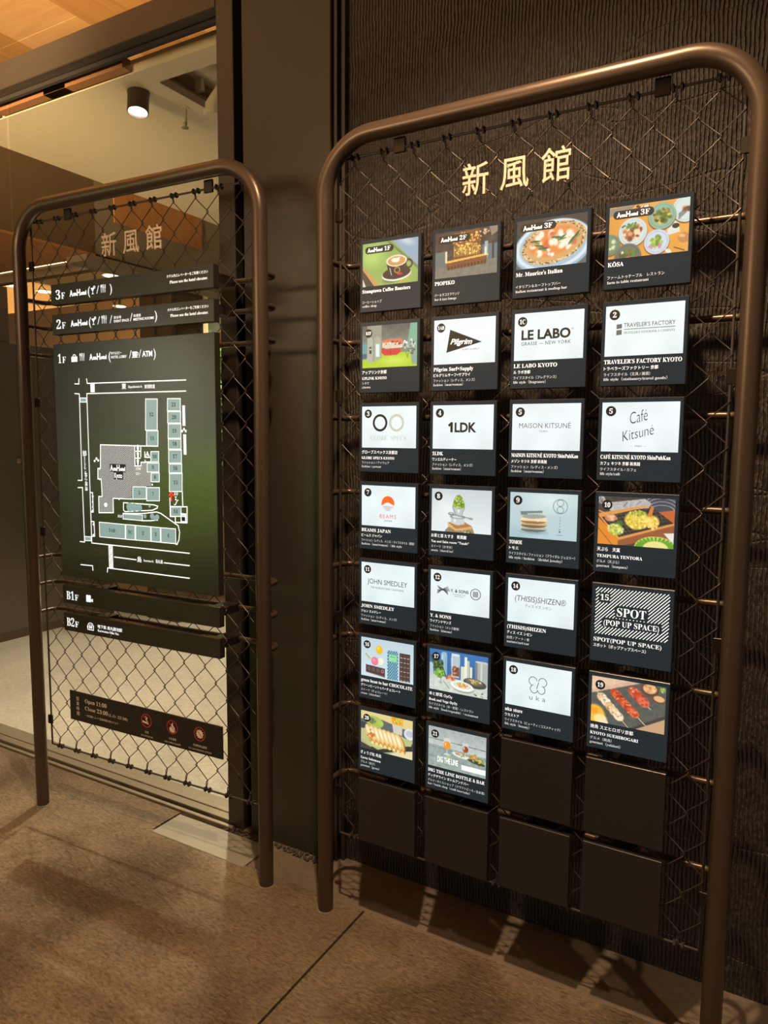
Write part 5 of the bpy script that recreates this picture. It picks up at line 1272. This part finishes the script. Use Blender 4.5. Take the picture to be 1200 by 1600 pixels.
for ((a, b), n, o) in MAP['stripes']:
    (x0, z0), (x1, z1) = MV(a), MV(b)
    for i in range(n):
        t_ = (i + .5) / n
        if o == 'v': x = x0 + (x1 - x0) * t_; W.flat([(x - .0012, z1), (x + .0012, z1), (x + .0012, z0), (x - .0012, z0)], .0012)
        else: z = z0 + (z1 - z0) * t_; W.flat([(x0, z - .0018), (x1, z - .0018), (x1, z + .0018), (x0, z + .0018)], .0012)
BL = MB()
for p, r in MAP['blobs']: BL.disc(*MV(p), r * .00062, .0015, n=18)
BL.build('planting', M['teal'], mb_)
for p, r in MAP['wdots']: W.disc(*MV(p), r * .00085, .0016, n=12)
for s_, p, w_, h_, rot in MAP['texts']:
    u, v = p
    cj = is_cjk(s_)
    if s_ in ('Ace Hotel', 'Kyoto'):
        DK.flat([MV((u - w_ * .66, v + h_ * .66)), MV((u + w_ * .66, v + h_ * .66)), MV((u + w_ * .66, v - h_ * .7)), MV((u - w_ * .66, v - h_ * .7))], .0014)
        if s_ == 'Ace Hotel': ace(W, u - w_ * .62, v + h_ * .5, h_, w_ * 1.24, .0019)
        else: Mm(W, s_, u, v + h_ * .4, h_ * .9, w_ * 1.1, align='c', serif=False, lift=.0019, bold=.02)
        continue
    if rot: put_text(W, s_, u / 1000 - h_ / 2000, -(v - w_ * .9) / 1000, h_ * 1.1 / 1000, w_ * 1.8 / 1000, .0014, rot=-PI / 2, cjk=cj, bold=.012)
    else: Mm(W, s_, u, v + h_ * .5, h_ * 1.1, w_ * 1.3, align='c', cjk=cj, bold=.012, serif=not cj)
x, z = MV(MAP['men'][0])
for i, (pu, pv) in enumerate(MAP['men']):
    x, z = MV((pu, pv)); W.disc(x, z + .010, .0035, .0014, n=10); W.poly([(x - .006, z + .006), (x + .006, z + .006), (x + .003, z - .011), (x - .003, z - .011)], .0014)
x, z = MV(MAP['wc']); W.disc(x, z + .008, .003, .0014, n=10); W.ring(x, z - .003, .007, .0025, .0014, 14); W.stroke([(x, z + .006), (x, z - .002), (x + .008, z - .003)], .003, .0014)
x, z = MV(MAP['esc']); W.stroke([(x - .008, z - .009), (x - .002, z - .009), (x + .007, z + .006), (x + .011, z + .006)], .003, .0014); W.disc(x, z + .008, .003, .0014, n=10); W.poly([(x - .005, z + .018), (x + .005, z + .018), (x, z + .012)], .0014)
x, z = MV(MAP['bag']); W.flat([(x - .012, z - .016), (x + .012, z - .016), (x + .012, z + .016), (x - .012, z + .016)], .0016)
DK.flat([(x - .008, z - .010), (x + .008, z - .010), (x + .008, z + .004), (x - .008, z + .004)], .0019); DK.ring(x, z + .005, .004, .0016, .0019, 10, 0, PI)
x, z = MV(MAP['arrow']); RA = MB(); RA.flat([(x - .003, z - .016), (x + .003, z - .016), (x + .003, z + .004), (x - .003, z + .004)], .0016); RA.stroke([(x - .010, z + .001), (x, z + .013), (x + .010, z + .001)], .005, .0016)
RA.build('location_arrow', M['red_light'], mb_, label='red arrow')
# heading line
floor_no(W, '1', 25, 67.5)
W.flat([(.095, -.066), (.125, -.066), (.125, -.048), (.095, -.048)], .0014); W.ring(.110, -.048, .007, .003, .0014, 12, 0, PI)
DK.build('dark_print', M['ink'], mb_)
cutlery(W, .137, -.064, .027); ace(W, 186, 63, 20, 84); Mm(W, '(', 280, 66, 27, 10, serif=False); Mm(W, 'ホテルロビー', 292, 50, 10, 50, cjk=True, bold=.01); Mm(W, 'HOTEL LOBBY', 292, 62, 8.5, 74, serif=False, bold=.012)
Mm(W, '/', 377, 65, 26, 12, serif=False, bold=-.01); W.flat([(.394, -.060), (.412, -.060), (.414, -.044), (.392, -.044)], .0014); W.flat([(.390, -.064), (.416, -.064), (.416, -.0615), (.390, -.0615)], .0014); W.ring(.414, -.052, .005, .0025, .0014, 12, -PI / 2, PI / 2)
Mm(W, '/', 421, 65, 26, 12, serif=False, bold=-.01); Mm(W, 'ATM', 437, 62, 17, 46, serif=False, bold=.03); Mm(W, ')', 488, 66, 27, 10, serif=False)
W.build('lettering', M['white_light'], mb_)
bpy.data.objects.remove(FO)
